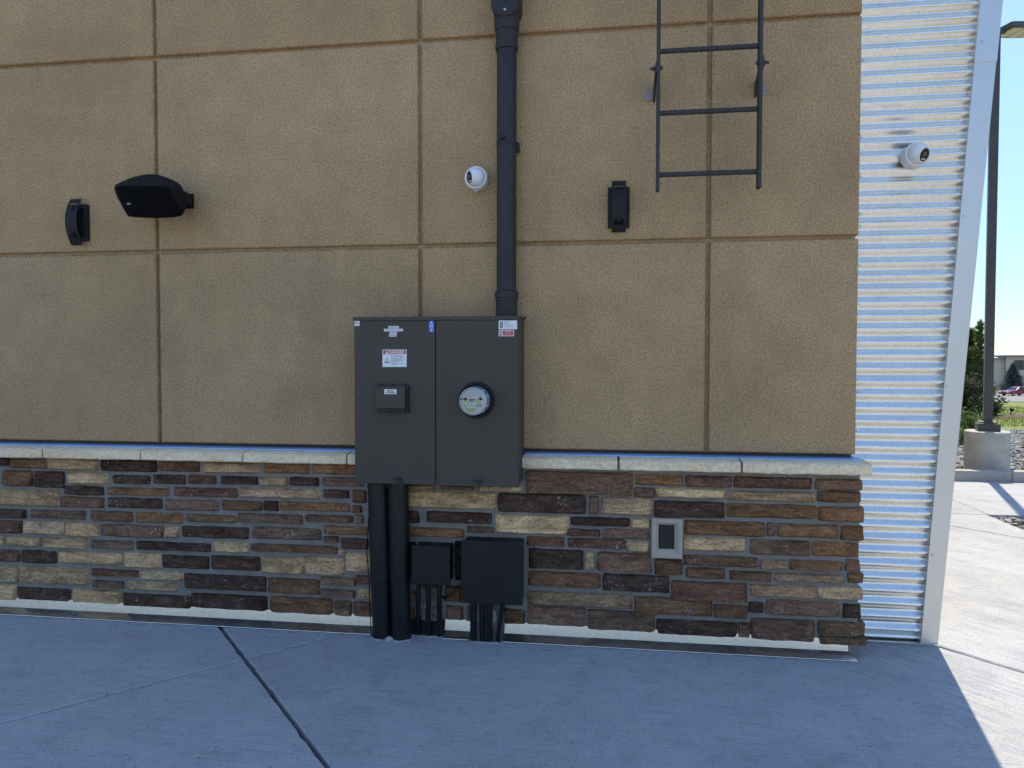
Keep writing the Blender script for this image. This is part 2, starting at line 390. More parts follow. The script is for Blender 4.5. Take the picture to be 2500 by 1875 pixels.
# concrete slabs round the building, jointed on the diagonal
pave = bpy.data.objects.new('pavement', None); col.objects.link(pave); pave['kind'] = 'structure'; ORG[pave] = Vector((0, 0, 0))
def clip(poly, p, n, keep):                        # keep points with (q-p).n >= keep
    out = []
    for a, b in zip(poly, poly[1:]+poly[:1]):
        da = (a-p).dot(n)-keep; db = (b-p).dot(n)-keep
        if da >= 0: out.append(a)
        if da*db < 0: out.append(a + (b-a)*(da/(da-db)))
    return out
def area(p): return abs(sum(a.x*b.y-b.x*a.y for a, b in zip(p, p[1:]+p[:1])))/2
def slab(poly, z=0.0, t=.1, rim=.007, mat='concrete'):
    clean = []
    for p in poly:
        if not clean or (p-clean[-1]).length > .002: clean.append(p)
    if len(clean) > 2 and (clean[0]-clean[-1]).length < .002: clean.pop()
    poly = clean; n = len(poly)
    if n < 3 or area(poly) < .02: return
    if sum(a.x*b.y-b.x*a.y for a, b in zip(poly, poly[1:]+poly[:1])) < 0: poly = poly[::-1]
    rj = random.Random(int(poly[0].x*977+poly[0].y*313)); fine_ = []
    for a, b in zip(poly, poly[1:]+poly[:1]):
        k = max(1, min(60, int((b-a).length/.05))); nn_ = Vector((-(b-a).y, (b-a).x)).normalized()
        for q_ in range(k): fine_.append(a+(b-a)*(q_/k)+nn_*(0 if q_ == 0 else abs(rj.gauss(0, .0016)) if rj.random() < .93 else .006))
    poly = fine_; n = len(poly)
    ins = []
    for i in range(n):
        a, b, c = poly[i-1], poly[i], poly[(i+1) % n]
        e1 = (b-a).normalized(); e2 = (c-b).normalized(); n1 = Vector((-e1.y, e1.x)); n2 = Vector((-e2.y, e2.x))
        h = n1+n2; h = h/max(.3, h.dot(n1)); ins.append(b+h*rim)
    m = MB()
    m.add([(p.x, p.y, z) for p in ins]+[(p.x, p.y, z-rim*.8) for p in poly]+[(p.x, p.y, z-t) for p in poly],
          [tuple(range(n))]+[(k*n+i, (k+1)*n+i, (k+1)*n+(i+1) % n, k*n+(i+1) % n) for k in (0, 1) for i in range(n)])
    return m.build('slab', mat, pave)
V2 = lambda x, y: Vector((x, y))
dA = V2(.678, -.735); nA = V2(.735, .678); dB = V2(.680, .733); nB = V2(.733, -.680)
P0 = V2(-1.755, -.485); SP = 2.96
field = [V2(-12, -14), V2(3.57, -14), V2(3.60, 3.60), V2(-12, 3.60)]
for i in range(-6, 8):
    for j in range(-6, 8):
        q = clip(field, P0+nA*SP*i, nA, .008); q = clip(q, P0+nA*SP*(i+1), -nA, .008) if q else q
        q = clip(q, P0+nB*SP*j, nB, .0055) if q else q; q = clip(q, P0+nB*SP*(j+1), -nB, .0055) if q else q
        if q and len(q) > 2: slab(q)
# walk along the kerb
xw = [1.9, 3.63, 5.4, 7.2, 9.0, 10.8, 12.6]
for a, b in zip(xw, xw[1:]):
    slab([V2(a+.004, 3.612), V2(b-.004, 3.612), V2(b-.004, 5.655), V2(a-.02, 5.655)])
m = MB().box(-12, 3.57, -14, 3.6, -.09, -.035).box(1.9, 12.6, 3.6, 5.7, -.09, -.035)
m.build('joint_filler', 'joint_dirt', pave)
# unseen lot out in front, coloured pale concrete to bounce light onto the wall
m = MB().box(-60, 60, -60, -14.02, -.3, -.03); tag(m.build('parking_lot', 'bounce_lot_concrete'), kind='structure')
# kerb
kc = bpy.data.objects.new('kerb', None); col.objects.link(kc); kc['kind'] = 'structure'; ORG[kc] = Vector((0, 0, 0))
for a, b in zip((1.9, 4.9, 7.9, 10.9), (4.9, 7.9, 10.9, 13.9)):
    m = MB().box(a+.003, b-.003, 5.662, 5.815, -.08, .128); m.build('kerb_stone', 'curb_concrete', kc, bevel=.014)
# gravel beds
def bed(name, x0, x1, y0, y1, z, n, s0, s1, seed):
    m = MB().box(x0, x1, y0, y1, z-.15, z); tag(m.build(name+'_bed', 'soil'), kind='structure')
    rr = random.Random(seed); m = MB()
    for _ in range(n):
        s = rr.uniform(s0, s1); x = rr.uniform(x0+.02, x1-.02); y = y0+.02+(y1-y0-.04)*rr.random()
        m.ball((x, y, z+s*.3+rr.random()*.012), s, 5, 3, (rr.uniform(.8, 1.3), rr.uniform(.8, 1.3), .65), .5, rr)
    o = m.build(name+'_rocks', 'river_rock', fix=False)
    tag(o, 'loose grey river rock filling the %s' % ('planting bed behind the kerb' if name == 'planting' else 'small bed cut into the pavement'), 'gravel', kind='stuff')
bed('planting', 4.0, 9.2, 5.82, 12.4, .05, 9000, .018, .042, 3)
bed('corner', 3.585, 5.6, -1.5, 3.6, -.035, 3600, .014, .030, 5)
# lawn, mulch, road
def sheet(name, mat, x0, x1, ylist, dz):
    m = MB(); nx_ = 9; xs_ = [x0+(x1-x0)*i/(nx_-1) for i in range(nx_)]
    m.add([(x, y, gz(y)+dz) for y in ylist for x in xs_], [(j*nx_+i, j*nx_+i+1, (j+1)*nx_+i+1, (j+1)*nx_+i) for j in range(len(ylist)-1) for i in range(nx_-1)])
    return tag(m.build(name, mat), kind='structure')
sheet('lawn', 'lawn', -10, 90, [12.42, 12.9, 14, 20, 30, 45, 60, 78], .05)
sheet('road', 'road', -200, 400, [83, 90, 100, 116, 128], .06)
m = MB()
rr = random.Random(12)
for _ in range(5200):
    y = 13+rr.random()**1.6*28; x = .47*(y+3.7)+rr.uniform(-.2, .22)*(y+3.7)*.6; h = rr.uniform(.03, .11); z = gz(y)+.045
    a = rr.random()*6.28; w = .010+.0006*y; l = Vector((rr.uniform(-.04, .04), rr.uniform(-.04, .04), h))
    p = Vector((x, y, z)); s_ = Vector((math.cos(a)*w, math.sin(a)*w, 0)); m.add([p-s_, p+s_, p+l], [(0, 1, 2)])
tag(m.build('grass', 'grass_blades', fix=False), 'sunlit tufts of grass on the lawn beyond the gravel', 'grass', kind='stuff')
m = MB()
for _ in range(1): m.lathe([(0, 1.35), (.05, 1.15), (.08, .6), (.085, .02)], (12.0, 17.6, gz(17.6)+.05), (0, 0, 1), 18, cap0=False)
tag(m.build('mulch_ring', 'mulch', smooth=60), kind='structure')

# ------------------------------------------------------------------ building
BX = 1.22
bld = thing('commercial_building', 'tan stucco building with brown ledgestone base and pale stone ledge', 'building', (-2.5, 0, 0))
wall = MB().box(-14, BX-.012, .026, 11, -.05, 4.3).build('wall', 'stucco', bld)
xe = [-13.2, -11.67, -10.14, -8.61, -7.08, -5.55, -4.035, -2.525, -1.001, .497, BX]; ze = [.995, 2.075, 3.157, 4.295]
def stucco_panel(x0, x1, z0, z1, last):
    gp = .0085; x0 += gp; x1 -= 0 if last else gp; z0 += 0 if z0 < 1 else gp; z1 -= gp
    m = MB(); prof = [(0.0, .030), (.0022, .008), (.006, .002), (.013, 0.0)]          # soft rounded arris
    rings = []
    for ins, y in prof:
        rings.append([(x0+ins, y, z0+ins), (x1-ins, y, z0+ins), (x1-ins, y, z1-ins), (x0+ins, y, z1-ins)])
    if last:
        rings.insert(0, [(x, .175, z) for x, y, z in rings[0]])
    vs = [p for r_ in rings for p in r_]; k = len(rings)
    m.add(vs, [(j*4+i, j*4+(i+1) % 4, (j+1)*4+(i+1) % 4, (j+1)*4+i) for j in range(k-1) for i in range(4)]+[(k*4-4, k*4-3, k*4-2, k*4-1)])
    m.build('stucco_panel', 'stucco', wall, smooth=70)
for i in range(len(xe)-1):
    for j in range(len(ze)-1):
        stucco_panel(xe[i], xe[i+1], ze[j], ze[j+1], i == len(xe)-2)
MB().box(-14, -4.05, -.03, 9, 4.36, 7.2).build('added_shade_block', 'stucco', bld); MB().box(-14.06, -3.99, -.09, 9.06, 7.2, 7.27).build('coping', 'bronze_paint', bld)  # unseen block and its cap, added to shade the ground and darken the left wall
MB().box(-14.05, BX+.03, -.04, 11.05, 4.302, 4.355).build('coping', 'bronze_paint', bld, bevel=.006)
# dark weep gap and drip flashing under the stucco
MB().box(-13, BX-.03, -.004, .012, .984, .9935).build('weep_strip', 'cabinet_dark', bld)
for a, b in ((-8, -2.872), (-2.871, -1.30), (-.432, 1.232)):
    m = MB(); pr = [(.012, .9835), (-.018, .983), (-.040, .9755), (-.0405, .972), (-.018, .9785), (.012, .979)]
    m.prism([(a, y, z) for y, z in pr], (b-a, 0, 0)); m.build('drip_flashing', 'sky_tinted_flashing', bld)
# stone veneer: mortar bed with single stones
ven = MB().box(-8, 1.222, -.0535, .025, .0, .912).box(1.15, 1.2225, .024, .175, 0, .912).build('stone_veneer', 'mortar', bld)
PAL = dict(L=(.68, .445, .235), Y=(.82, .545, .275), G=(.36, .30, .23), D=(.102, .054, .034), B=(.225, .115, .058), R=(.205, .095, .056),
           P=(.24, .138, .088), O=(.32, .160, .068), T=(.48, .30, .16), K=(.008, .008, .009))
def stone(x0, x1, z0, z1, ty, seed, deep=False):
    rs = random.Random(seed); x0 -= .003; x1 += .003; z0 -= .0025; z1 += .0025; w = x1-x0; h = z1-z0
    nx_ = max(5, min(22, int(w/.022))); nz_ = max(4, min(7, int(h/.016)))
    cleft = rs.random() < .55 and h > .045; cz = rs.uniform(.35, .7); proud = rs.uniform(-.004, .005); amp = rs.uniform(.0018, .004)
    so_ = Vector((seed*3.17 % 91, seed*1.71 % 57, seed*.37 % 13)); tl = rs.uniform(-.004, .004)
    vs = []; fs = []
    r_ = min(.010, h*.2)
    for j in range(nz_+1):
        for i in range(nx_+1):
            u = i/nx_; v = j/nz_
            # squeeze rows near the rim so that the arris is crisp
            uu = .5-.5*math.cos(math.pi*u) if nx_ < 9 else u; vv = .5-.5*math.cos(math.pi*v)
            x = x0+uu*w; z = z0+vv*h
            q = Vector((x*14, 0, z*14))+so_
            ex = .0045*noise.noise(Vector((vv*2.5, 3.3, seed*.77)))+.004*noise.noise(Vector((vv*9, 1.3, seed)))
            ez = .0032*noise.noise(Vector((x*14, 5.1, seed*.9)))+.0022*noise.noise(Vector((x*60, 2.2, seed)))
            x += ex*(1 if uu > .5 else -1)*abs(uu-.5)*2; z += ez*(1 if vv > .5 else -1)*abs(vv-.5)*2
            # corner rounding
            dx = min(uu, 1-uu)*w; dz = min(vv, 1-vv)*h
            if dx < r_ and dz < r_:
                k = .22*(1-dx/r_)*(1-dz/r_)*r_; x += k*(1 if uu < .5 else -1); z += k*(1 if vv < .5 else -1)
            d = min(dx, dz); e = min(1, d/.0042); edge = 1-(1-e)**2
            y = -.0545-(.0185+proud)*edge
            y -= edge*(amp*2.0*noise.noise(q*.8)+amp*.9*noise.noise(q*2.6)+tl*(uu-.5))
            if cleft:
                c_ = cz+.06*noise.noise(Vector((x*12, 9, seed)))
                if vv > c_: y += .006*edge
                if abs(vv-c_) < .09: y += .004*edge
            vs.append((x, y, z))
    n1 = nx_+1
    fs = [(j*n1+i, j*n1+i+1, (j+1)*n1+i+1, (j+1)*n1+i) for j in range(nz_) for i in range(nx_)]
    bd = [i for i in range(n1)]+[j*n1+nx_ for j in range(1, nz_+1)]+[nz_*n1+i for i in range(nx_-1, -1, -1)]+[j*n1 for j in range(nz_-1, 0, -1)]
    b0 = len(vs); yb = .16 if deep else -.045
    vs += [(vs[k][0], yb, vs[k][2]) for k in bd]; nb = len(bd)
    fs += [(bd[(k+1) % nb], bd[k], b0+k, b0+(k+1) % nb) for k in range(nb)]
    m = MB().add(vs, fs); o = m.build('stone', 'stone', ven, fix=False)
    for p in o.data.polygons: p.use_smooth = True
    o.data.set_sharp_from_angle(angle=R(50))
    c = PAL[ty]; k = rs.uniform(.82, 1.2); t_ = rs.uniform(-.05, .05)
    o.color = (c[0]*k*(1+t_), c[1]*k, c[2]*k*(1-t_), 1)
STONES = "-3.494,-3.43,0.854,0.896,D;-3.426,-3.197,0.843,0.895,O;-3.184,-2.87,0.84,0.899,L;-2.849,-2.509,0.838,0.902,D;-2.497,-2.249,0.845,0.897,R;-3.468,-3.286,0.739,0.826,B;-3.27,-3.082,0.734,0.826,D;-3.061,-2.81,0.761,0.824,L;-2.778,-2.547,0.768,0.814,D;-2.528,-2.335,0.774,0.822,D;-3.531,-3.119,0.625,0.714,L;-3.083,-2.836,0.697,0.746,D;-2.811,-2.434,0.704,0.744,O;-3.108,-2.834,0.626,0.682,B;-2.809,-2.48,0.631,0.686,D;-3.517,-3.33,0.55,0.599,D;-3.298,-2.952,0.556,0.602,P;-2.92,-2.658,0.552,0.606,B;-2.639,-2.351,0.552,0.606,O;-3.519,-3.359,0.462,0.532,R;-3.347,-3.093,0.463,0.533,L;-3.08,-2.875,0.46,0.536,L;-2.856,-2.473,0.466,0.532,P;-2.462,-2.376,0.473,0.532,T;-3.496,-3.471,0.394,0.44,L;-3.461,-3.238,0.391,0.439,L;-3.225,-2.946,0.387,0.444,L;-2.921,-2.655,0.394,0.44,P;-3.515,-3.379,0.296,0.361,R;-3.363,-3.142,0.294,0.365,D;-3.126,-2.731,0.302,0.366,L;-2.713,-2.49,0.294,0.374,L;-3.517,-3.389,0.179,0.271,L;-3.381,-2.934,0.18,0.274,L;-2.919,-2.631,0.237,0.274,B;-2.62,-2.356,0.23,0.276,L;-2.915,-2.719,0.17,0.209,P;-2.695,-2.388,0.168,0.213,L;-3.512,-3.403,0.07,0.159,L;-3.392,-3.056,0.078,0.148,D;-3.041,-2.734,0.079,0.154,L;-2.725,-2.307,0.072,0.142,D;-2.233,-1.895,0.843,0.898,L;-1.872,-1.611,0.846,0.901,O;-1.591,-1.312,0.85,0.903,O;-2.318,-2.153,0.779,0.824,R;-2.124,-1.906,0.781,0.823,D;-1.892,-1.737,0.779,0.825,T;-1.721,-1.557,0.783,0.826,D;-1.532,-1.299,0.787,0.831,P;-2.403,-2.029,0.708,0.754,R;-2.01,-1.548,0.713,0.761,L;-1.528,-1.385,0.719,0.764,D;-1.363,-1.29,0.7,0.762,B;-2.46,-2.137,0.629,0.683,P;-2.118,-1.886,0.636,0.688,B;-1.872,-1.789,0.639,0.692,D;-1.772,-1.383,0.648,0.691,O;-1.365,-1.314,0.643,0.68,B;-2.332,-2.036,0.565,0.604,B;-2.023,-1.653,0.572,0.619,P;-1.63,-1.366,0.587,0.623,B;-1.35,-1.306,0.585,0.629,P;-2.358,-1.963,0.478,0.538,D;-1.941,-1.545,0.486,0.547,P;-1.527,-1.284,0.523,0.566,O;-2.639,-2.188,0.398,0.442,D;-2.169,-1.969,0.402,0.454,Y;-1.948,-1.452,0.415,0.454,B;-1.53,-1.446,0.477,0.508,P;-1.429,-1.28,0.445,0.503,D;-1.442,-1.409,0.417,0.438,L;-2.479,-2.201,0.3,0.37,D;-2.185,-1.898,0.304,0.379,D;-1.885,-1.646,0.297,0.383,Y;-1.641,-1.418,0.302,0.394,L;-1.403,-1.239,0.327,0.422,L;-2.345,-1.866,0.19,0.27,D;-1.851,-1.554,0.187,0.267,B;-1.542,-1.354,0.241,0.287,P;-1.345,-1.24,0.254,0.302,R;-1.546,-1.356,0.178,0.218,P;-1.341,-1.24,0.176,0.226,L;-2.304,-1.861,0.083,0.162,D;-1.84,-1.481,0.078,0.166,B;-1.47,-1.374,0.078,0.158,P;-1.362,-1.241,0.08,0.157,B;-1.076,-0.91,0.774,0.799,T;-0.877,-0.704,0.779,0.801,P;-0.683,-0.445,0.781,0.809,Y;-1.064,-0.589,0.683,0.765,Y;-1.095,-0.998,0.599,0.659,D;-0.952,-0.606,0.605,0.662,D;-1.095,-0.754,0.529,0.572,O;-0.736,-0.597,0.558,0.587,P;-1.096,-1.016,0.44,0.492,K;-1.096,-1.017,0.385,0.43,K;-1.096,-1.017,0.337,0.377,K;-1.096,-1.017,0.276,0.325,G;-0.798,-0.761,0.302,0.505,K;-1.097,-1.017,0.175,0.229,P;-1.097,-1.024,0.073,0.139,B;-0.854,-0.77,0.183,0.267,B;-0.845,-0.761,0.086,0.16,P;-0.734,-0.709,0.083,0.162,B;-0.534,-0.428,0.082,0.157,B;-0.984,-0.954,0.073,0.263,G;-0.929,-0.893,0.074,0.266,G;-0.698,-0.58,0.083,0.161,G;-0.424,0.123,0.774,0.888,P;0.14,0.376,0.831,0.882,O;0.134,0.236,0.767,0.816,P;-0.571,-0.114,0.673,0.769,D;-0.094,-0.049,0.675,0.764,P;-0.032,0.223,0.676,0.763,L;-0.583,-0.199,0.564,0.657,Y;-0.188,0.108,0.613,0.656,D;0.118,0.214,0.61,0.654,L;-0.207,-0.04,0.559,0.591,R;-0.026,0.211,0.552,0.598,P;-0.417,-0.224,0.501,0.546,R;-0.202,0.091,0.499,0.544,R;0.096,0.21,0.489,0.535,L;-0.407,-0.126,0.382,0.481,D;-0.114,-0.07,0.384,0.476,Y;-0.052,0.219,0.383,0.477,P;0.24,0.373,0.374,0.452,B;-0.407,-0.037,0.289,0.364,B;-0.023,0.31,0.281,0.366,D;-0.415,0.125,0.19,0.26,T;0.138,0.523,0.17,0.257,B;-0.413,-0.112,0.085,0.182,P;-0.1,0.24,0.077,0.176,P;0.388,0.614,0.828,0.882,P;0.243,0.577,0.772,0.816,Y;0.235,0.578,0.672,0.75,D;0.322,0.693,0.25,0.344,R;0.252,0.645,0.069,0.145,D;0.624,0.995,0.83,0.882,R;1.016,1.23,0.828,0.881,P;1.024,1.225,0.769,0.82,B;0.594,1.011,0.766,0.811,T;0.591,1.021,0.682,0.746,O;1.032,1.239,0.673,0.744,O;0.389,0.775,0.585,0.655,O;0.789,0.824,0.59,0.656,P;0.838,1.121,0.589,0.653,O;1.137,1.24,0.582,0.65,O;0.389,0.678,0.506,0.569,Y;0.709,0.99,0.496,0.569,P;1.003,1.213,0.5,0.569,O;0.384,0.74,0.428,0.479,B;0.757,0.888,0.424,0.468,T;0.9,1.145,0.426,0.474,O;1.162,1.224,0.43,0.484,B;1.173,1.241,0.372,0.421,B;0.395,0.584,0.364,0.415,B;0.608,0.81,0.361,0.407,B;0.829,1.153,0.368,0.405,T;0.711,1.023,0.287,0.343,T;1.036,1.243,0.288,0.345,Y;0.533,0.695,0.168,0.231,B;0.705,0.771,0.202,0.253,D;0.787,1.131,0.198,0.269,P;1.152,1.233,0.197,0.264,D;0.657,0.706,0.073,0.147,B;0.713,1.02,0.069,0.173,P;1.035,1.252,0.11,0.175,B;1.039,1.264,0.062,0.1,B"
sd_ = 11
for rec in STONES.split(';'):
    a = rec.split(','); sd_ += 1
    stone(float(a[0]), float(a[1]), float(a[2]), float(a[3]), a[4], sd_, float(a[1]) > 1.19)
z = .085                                            # courses that run on to the left of the view
while z < .87:
    h = rnd.uniform(.05, .088); x = -3.55
    while x > -5.6:
        w = rnd.uniform(.12, .34); sd_ += 1
        stone(x-w, x, z, min(z+h, .9), rnd.choice('LLDDBPRO'), sd_); x -= w+.017
    z += h+.016
# ledge
def ledge(x0, x1, end=False):
    n = max(6, int((x1-x0)/.03)); pr = [(.012, .974), (-.06, .969), (-.118, .9625), (-.126, .956), (-.124, .935), (-.1265, .918), (-.120, .9115), (-.05, .9125), (.012, .9125)]
    vs = []; k = len(pr)
    for i in range(n+1):
        x = x0+(x1-x0)*i/n
        for j, (y, z) in enumerate(pr):
            f = 1 if 2 <= j <= 6 else 0
            ee = .006 if (i in (0, n) and f) else 0
            vs.append((x, y+f*(.005*noise.noise(Vector((x*22, j*1.9, 4)))+.003*noise.noise(Vector((x*60, j*3.1, 7))))+ee, z+f*.0025*noise.noise(Vector((x*18, j*.6, 11)))))
    m = MB().add(vs, [(i*k+j, i*k+(j+1) % k, (i+1)*k+(j+1) % k, (i+1)*k+j) for i in range(n) for j in range(k)]+[tuple(range(k)), tuple(range(n*k, n*k+k))])
    if end: m.box(1.15, x1-.004, .01, .17, .9135, .969)
    m.build('ledge_stone', 'ledge_stone', ven, smooth=38)
lj = [-5.5, -4.9, -4.35, -3.76, -3.163, -2.56, -1.962, -1.372]
for a, b in zip(lj, lj[1:]): ledge(a+.005, b-.005)
ledge(-1.367, -1.285); ledge(-.436, .046); ledge(.058, .646); ledge(.657, 1.256, True)
MB().box(-8, 1.2, -.100, .01, .914, .955).build('ledge_mortar', 'mortar', bld)
# base flashing along the pavement
def base_flash(x0, x1, mat='flashing_metal', mitre=False):
    pr = [(-.040, .090), (-.0565, .0885), (-.0655, .032), (-.1140, .0060), (-.1145, .0044), (-.040, .004)]
    m = MB(); a = [(x0, y, z) for y, z in pr]; e = [0, 0, 0, .028, .028, 0] if mitre else [0]*6
    b = [(x1+k, y, z) for (y, z), k in zip(pr, e)]; n = len(pr)
    m.add(a+b, [tuple(range(n))[::-1], tuple(range(n, 2*n))]+[(i, (i+1) % n, n+(i+1) % n, n+i) for i in range(n)])
    m.build('base_flashing', mat, bld)
base_flash(-8, -1.336); base_flash(-1.3345, -1.225); base_flash(-.856, -.718); base_flash(-.535, 1.176, mitre=True)
m = MB().box(-1.035, -.860, -.0655, -.045, .004, .086); m.build('base_flashing', 'black_box', bld)

# ------------------------------------------------------------------ corrugated wing wall
wing = thing('corrugated_wing_wall', 'leaning corrugated galvanised metal wing wall at the building corner', 'wall', (1.5, .18, 0))
WY = .165
def xin(z): return 1.596+.0691*z
def xout(z): return 1.682+.0745*z
PIT = .0678
def cor_sheet(z0, z1, dy):
    st = 10; n = int(round((z1-z0)/PIT*st)); m = MB(); vs = []
    for i in range(n+1):
        z = z0+(z1-z0)*i/n; y = WY+.0108-.0108*math.cos(2*math.pi*z/PIT)+dy
        vs += [(1.12, y, z), (xin(z)+.006, y, z), (xin(z)+.006, y+.0012, z), (1.12, y+.0012, z)]
    fs = [(4*i+j, 4*i+(j+1) % 4, 4*i+4+(j+1) % 4, 4*i+4+j) for i in range(n) for j in range(4)]+[(0, 1, 2, 3), (4*n, 4*n+1, 4*n+2, 4*n+3)]
    m.add(vs, fs); m.build('corrugated_sheet', 'galvanised', wing, smooth=60)
zl = [.022, .576, 1.39, 2.203, 3.017, 3.83, 4.40]
for k, (a, b) in enumerate(zip(zl, zl[1:])): cor_sheet(a-(.03 if k else 0), b, -.0018*(k % 2))
def slant(name, z0, z1, y0, y1, mat, dx0=0, dx1=0, f0=xin, f1=xout, bevel=.003):
    m = MB(); m.add([(f0(z0)+dx0, y0, z0), (f1(z0)+dx1, y0, z0), (f1(z0)+dx1, y1, z0), (f0(z0)+dx0, y1, z0), (f0(z1)+dx0, y0, z1), (f1(z1)+dx1, y0, z1), (f1(z1)+dx1, y1, z1), (f0(z1)+dx0, y1, z1)],
                    [(3, 2, 1, 0), (4, 5, 6, 7), (0, 1, 5, 4), (1, 2, 6, 5), (2, 3, 7, 6), (3, 0, 4, 7)])
    return m.build(name, mat, wing, bevel=bevel)
slant('edge_trim', .012, 2.965, .150, .34, 'trim_metal')
slant('edge_trim', 2.947, 4.42, .1482, .342, 'trim_metal', -.0015, .002)
MB().add([(1.1, .20, .01), (xin(.01)+.02, .20, .01), (xin(.01)+.02, .33, .01), (1.1, .33, .01), (1.1, .20, 4.38), (xin(4.38)+.02, .20, 4.38), (xin(4.38)+.02, .33, 4.38), (1.1, .33, 4.38)],
         [(3, 2, 1, 0), (4, 5, 6, 7), (0, 1, 5, 4), (1, 2, 6, 5), (2, 3, 7, 6), (3, 0, 4, 7)]).build('framing', 'core', wing)
MB().box(1.12, 1.698, .138, .345, .002, .0125).build('base_channel', 'flashing_metal', wing)
for x, z in ((1.822, 3.053), (1.754, 2.192), (1.688, 1.334), (1.636, .47)):
    MB().lathe([(0, .0065), (.002, .0065), (.0022, .0042), (.006, .0038)], (x+.012, .1502 if z < 2.95 else .148, z), (0, -1, 0), 10).build('screw', 'screw_steel', wing, smooth=40)
for z in (2.604, 2.407, 2.213, 2.152, 1.953, 1.758, 1.5615, 1.365, 1.303, 1.108, 2.80, 3.0):
    MB().lathe([(0, .0065), (.0025, .0065), (.003, .0042), (.007, .0038)], (1.279, WY+.004, z), (0, -1, 0), 10).build('screw', 'screw_steel', wing, smooth=40)
# ------------------------------------------------------------------ meter cabinet
CX0, CX1, CZ0, CZ1, CY = -1.281, -.439, .838, 1.682, -.25
cab = thing('meter_cabinet', 'large dark grey two-door electrical meter cabinet on the wall', 'electrical cabinet', (-.86, 0, CZ0))
MB().box(CX0+.004, CX1-.001, -.234, .012, CZ0+.002, CZ1-.004).build('body', 'cabinet_paint', cab, bevel=.003)
MB().prism([(CX0-.004, y, z) for y, z in ((.008, CZ1+.004), (-.2535, CZ1-.0005), (-.2545, CZ1-.019), (-.2515, CZ1-.019), (-.2515, CZ1-.006), (.008, CZ1-.003))], (CX1-CX0+.008, 0, 0)).build('top_cover', 'cabinet_paint', cab)
dl = MB().box(CX0+.002, -.8595, CY, -.2352, CZ0, CZ1-.0195).build('door', 'cabinet_paint', cab, bevel=.0025)
dr = MB().box(-.8545, CX1-.001, CY, -.2352, CZ0-.004, CZ1-.0195).build('door', 'cabinet_paint', cab, bevel=.0025)
MB().tube([(CX0, .0, CZ1+.004), (-1.15, -.004, CZ1+.008), (-.9, -.003, CZ1+.006), (-.6, -.004, CZ1+.009), (-.43, -.004, CZ1+.006)], .0055, 6).build('sealant', 'cabinet_dark', cab, smooth=60)
for x, dr_ in ((-1.060, dl), (-.643, dr)):
    m = MB().box(x-.026, x+.020, CY-.006, CY-.0005, .8575, .8655); m.box(x+.010, x+.024, CY-.010, CY-.0005, .859, .870)
    m.cyl((x+.017, CY-.012, .8655), (x+.017, CY, .8655), .006, n=10)
    m.build('latch', 'cabinet_dark', dr_)
MB().add([(-1.055, CY-.012, .866), (-1.043, CY-.012, .868), (-1.022, CY-.013, .836), (-1.022, CY-.013, .818), (-1.033, CY-.013, .820), (-1.045, CY-.012, .845)], [(0, 1, 2, 3, 4, 5)]).build('padlock_tag', 'cabinet_dark', cab)
o = cab.children[-1]; sm = o.modifiers.new('s', 'SOLIDIFY'); sm.thickness = .004
MB().tube([(-.637, CY-.006, .866), (-.637, CY-.008, .84), (-.637, CY-.008, .812)], .0026, 6).build('pull_pin', 'cabinet_dark', cab)
for k in range(4):
    MB().box(-.678+.004*k, -.617, CY-.0007, CY, 1.147+.006*k, 1.1485+.006*k).build('embossing', 'cabinet_paint', dr)
# stickers
def sticker(name, x0, x1, z0, z1, mat, y=CY, t=.0009, parent=cab, rot=0):
    m = MB()
    cx, cz = (x0+x1)/2, (z0+z1)/2; c, s = math.cos(rot), math.sin(rot)
    q = [((x-cx)*c-(z-cz)*s+cx, (x-cx)*s+(z-cz)*c+cz) for x, z in ((x0, z0), (x1, z0), (x1, z1), (x0, z1))]
    m.prism([(x, y, z) for x, z in q], (0, -t, 0)); return m.build(name, mat, parent)
def lines(parent, x0, z0, widths, dz, h, y, mat='print_dark', seed=1):
    rs = random.Random(seed); m = MB()
    for i, w in enumerate(widths):
        x = x0; zz = z0-i*dz
        while x < x0+w-.002:
            l = rs.uniform(.003, .009); l = min(l, x0+w-x); m.box(x, x+l, y-.0002, y+.0001, zz-h, zz); x += l+.0016
    return m.build('print', mat, parent)
s1 = sticker('flag_sticker', -1.276, -1.250, 1.637, 1.662, 'paper_white')
MB().add([(x, CY-.0012, z) for x, z in ((-1.275, 1.659), (-1.266, 1.655), (-1.265, 1.647), (-1.271, 1.650))], [(0, 1, 2, 3)]).build('flag_canton', 'print_navy', s1)
for k in range(4):
    MB().add([(x, CY-.0012, z) for x, z in ((-1.266, 1.6545-.0032*k), (-1.254, 1.6545-.0034*k), (-1.2535, 1.6528-.0034*k), (-1.266, 1.6528-.0032*k))], [(0, 1, 2, 3)]).build('flag_stripe', 'print_pink', s1)
for i, (x0, x1, z1, z0) in enumerate(((-1.099, -1.045, 1.635, 1.6235), (-1.122, -1.023, 1.6215, 1.609), (-1.093, -1.055, 1.6075, 1.5965), (-1.096, -1.057, 1.5945, 1.5825))):
    p_ = sticker('label_strip', x0, x1, z0, z1, 'paper_white'); lines(p_, x0+.004, (z0+z1)/2+.0022, [x1-x0-.008], .01, .0044, CY-.0010, 'print_grey', i+3)
d_ = sticker('danger_label', -1.1305, -1.005, 1.4295, 1.517, 'paper_white')
sticker('danger_header', -1.127, -1.0085, 1.494, 1.5135, 'print_red', CY-.0009, .0002, d_)
text('lettering', 'DANGER', .0215, -1.0575, CY-.0013, 1.4965, 'paper_white', d_, .0005, sx=.95)
m = MB().add([(x, CY-.0013, z) for x, z in ((-1.117, 1.497), (-1.1005, 1.497), (-1.1088, 1.511))], [(0, 1, 2)]); m.build('warning_triangle', 'paper_white', d_)
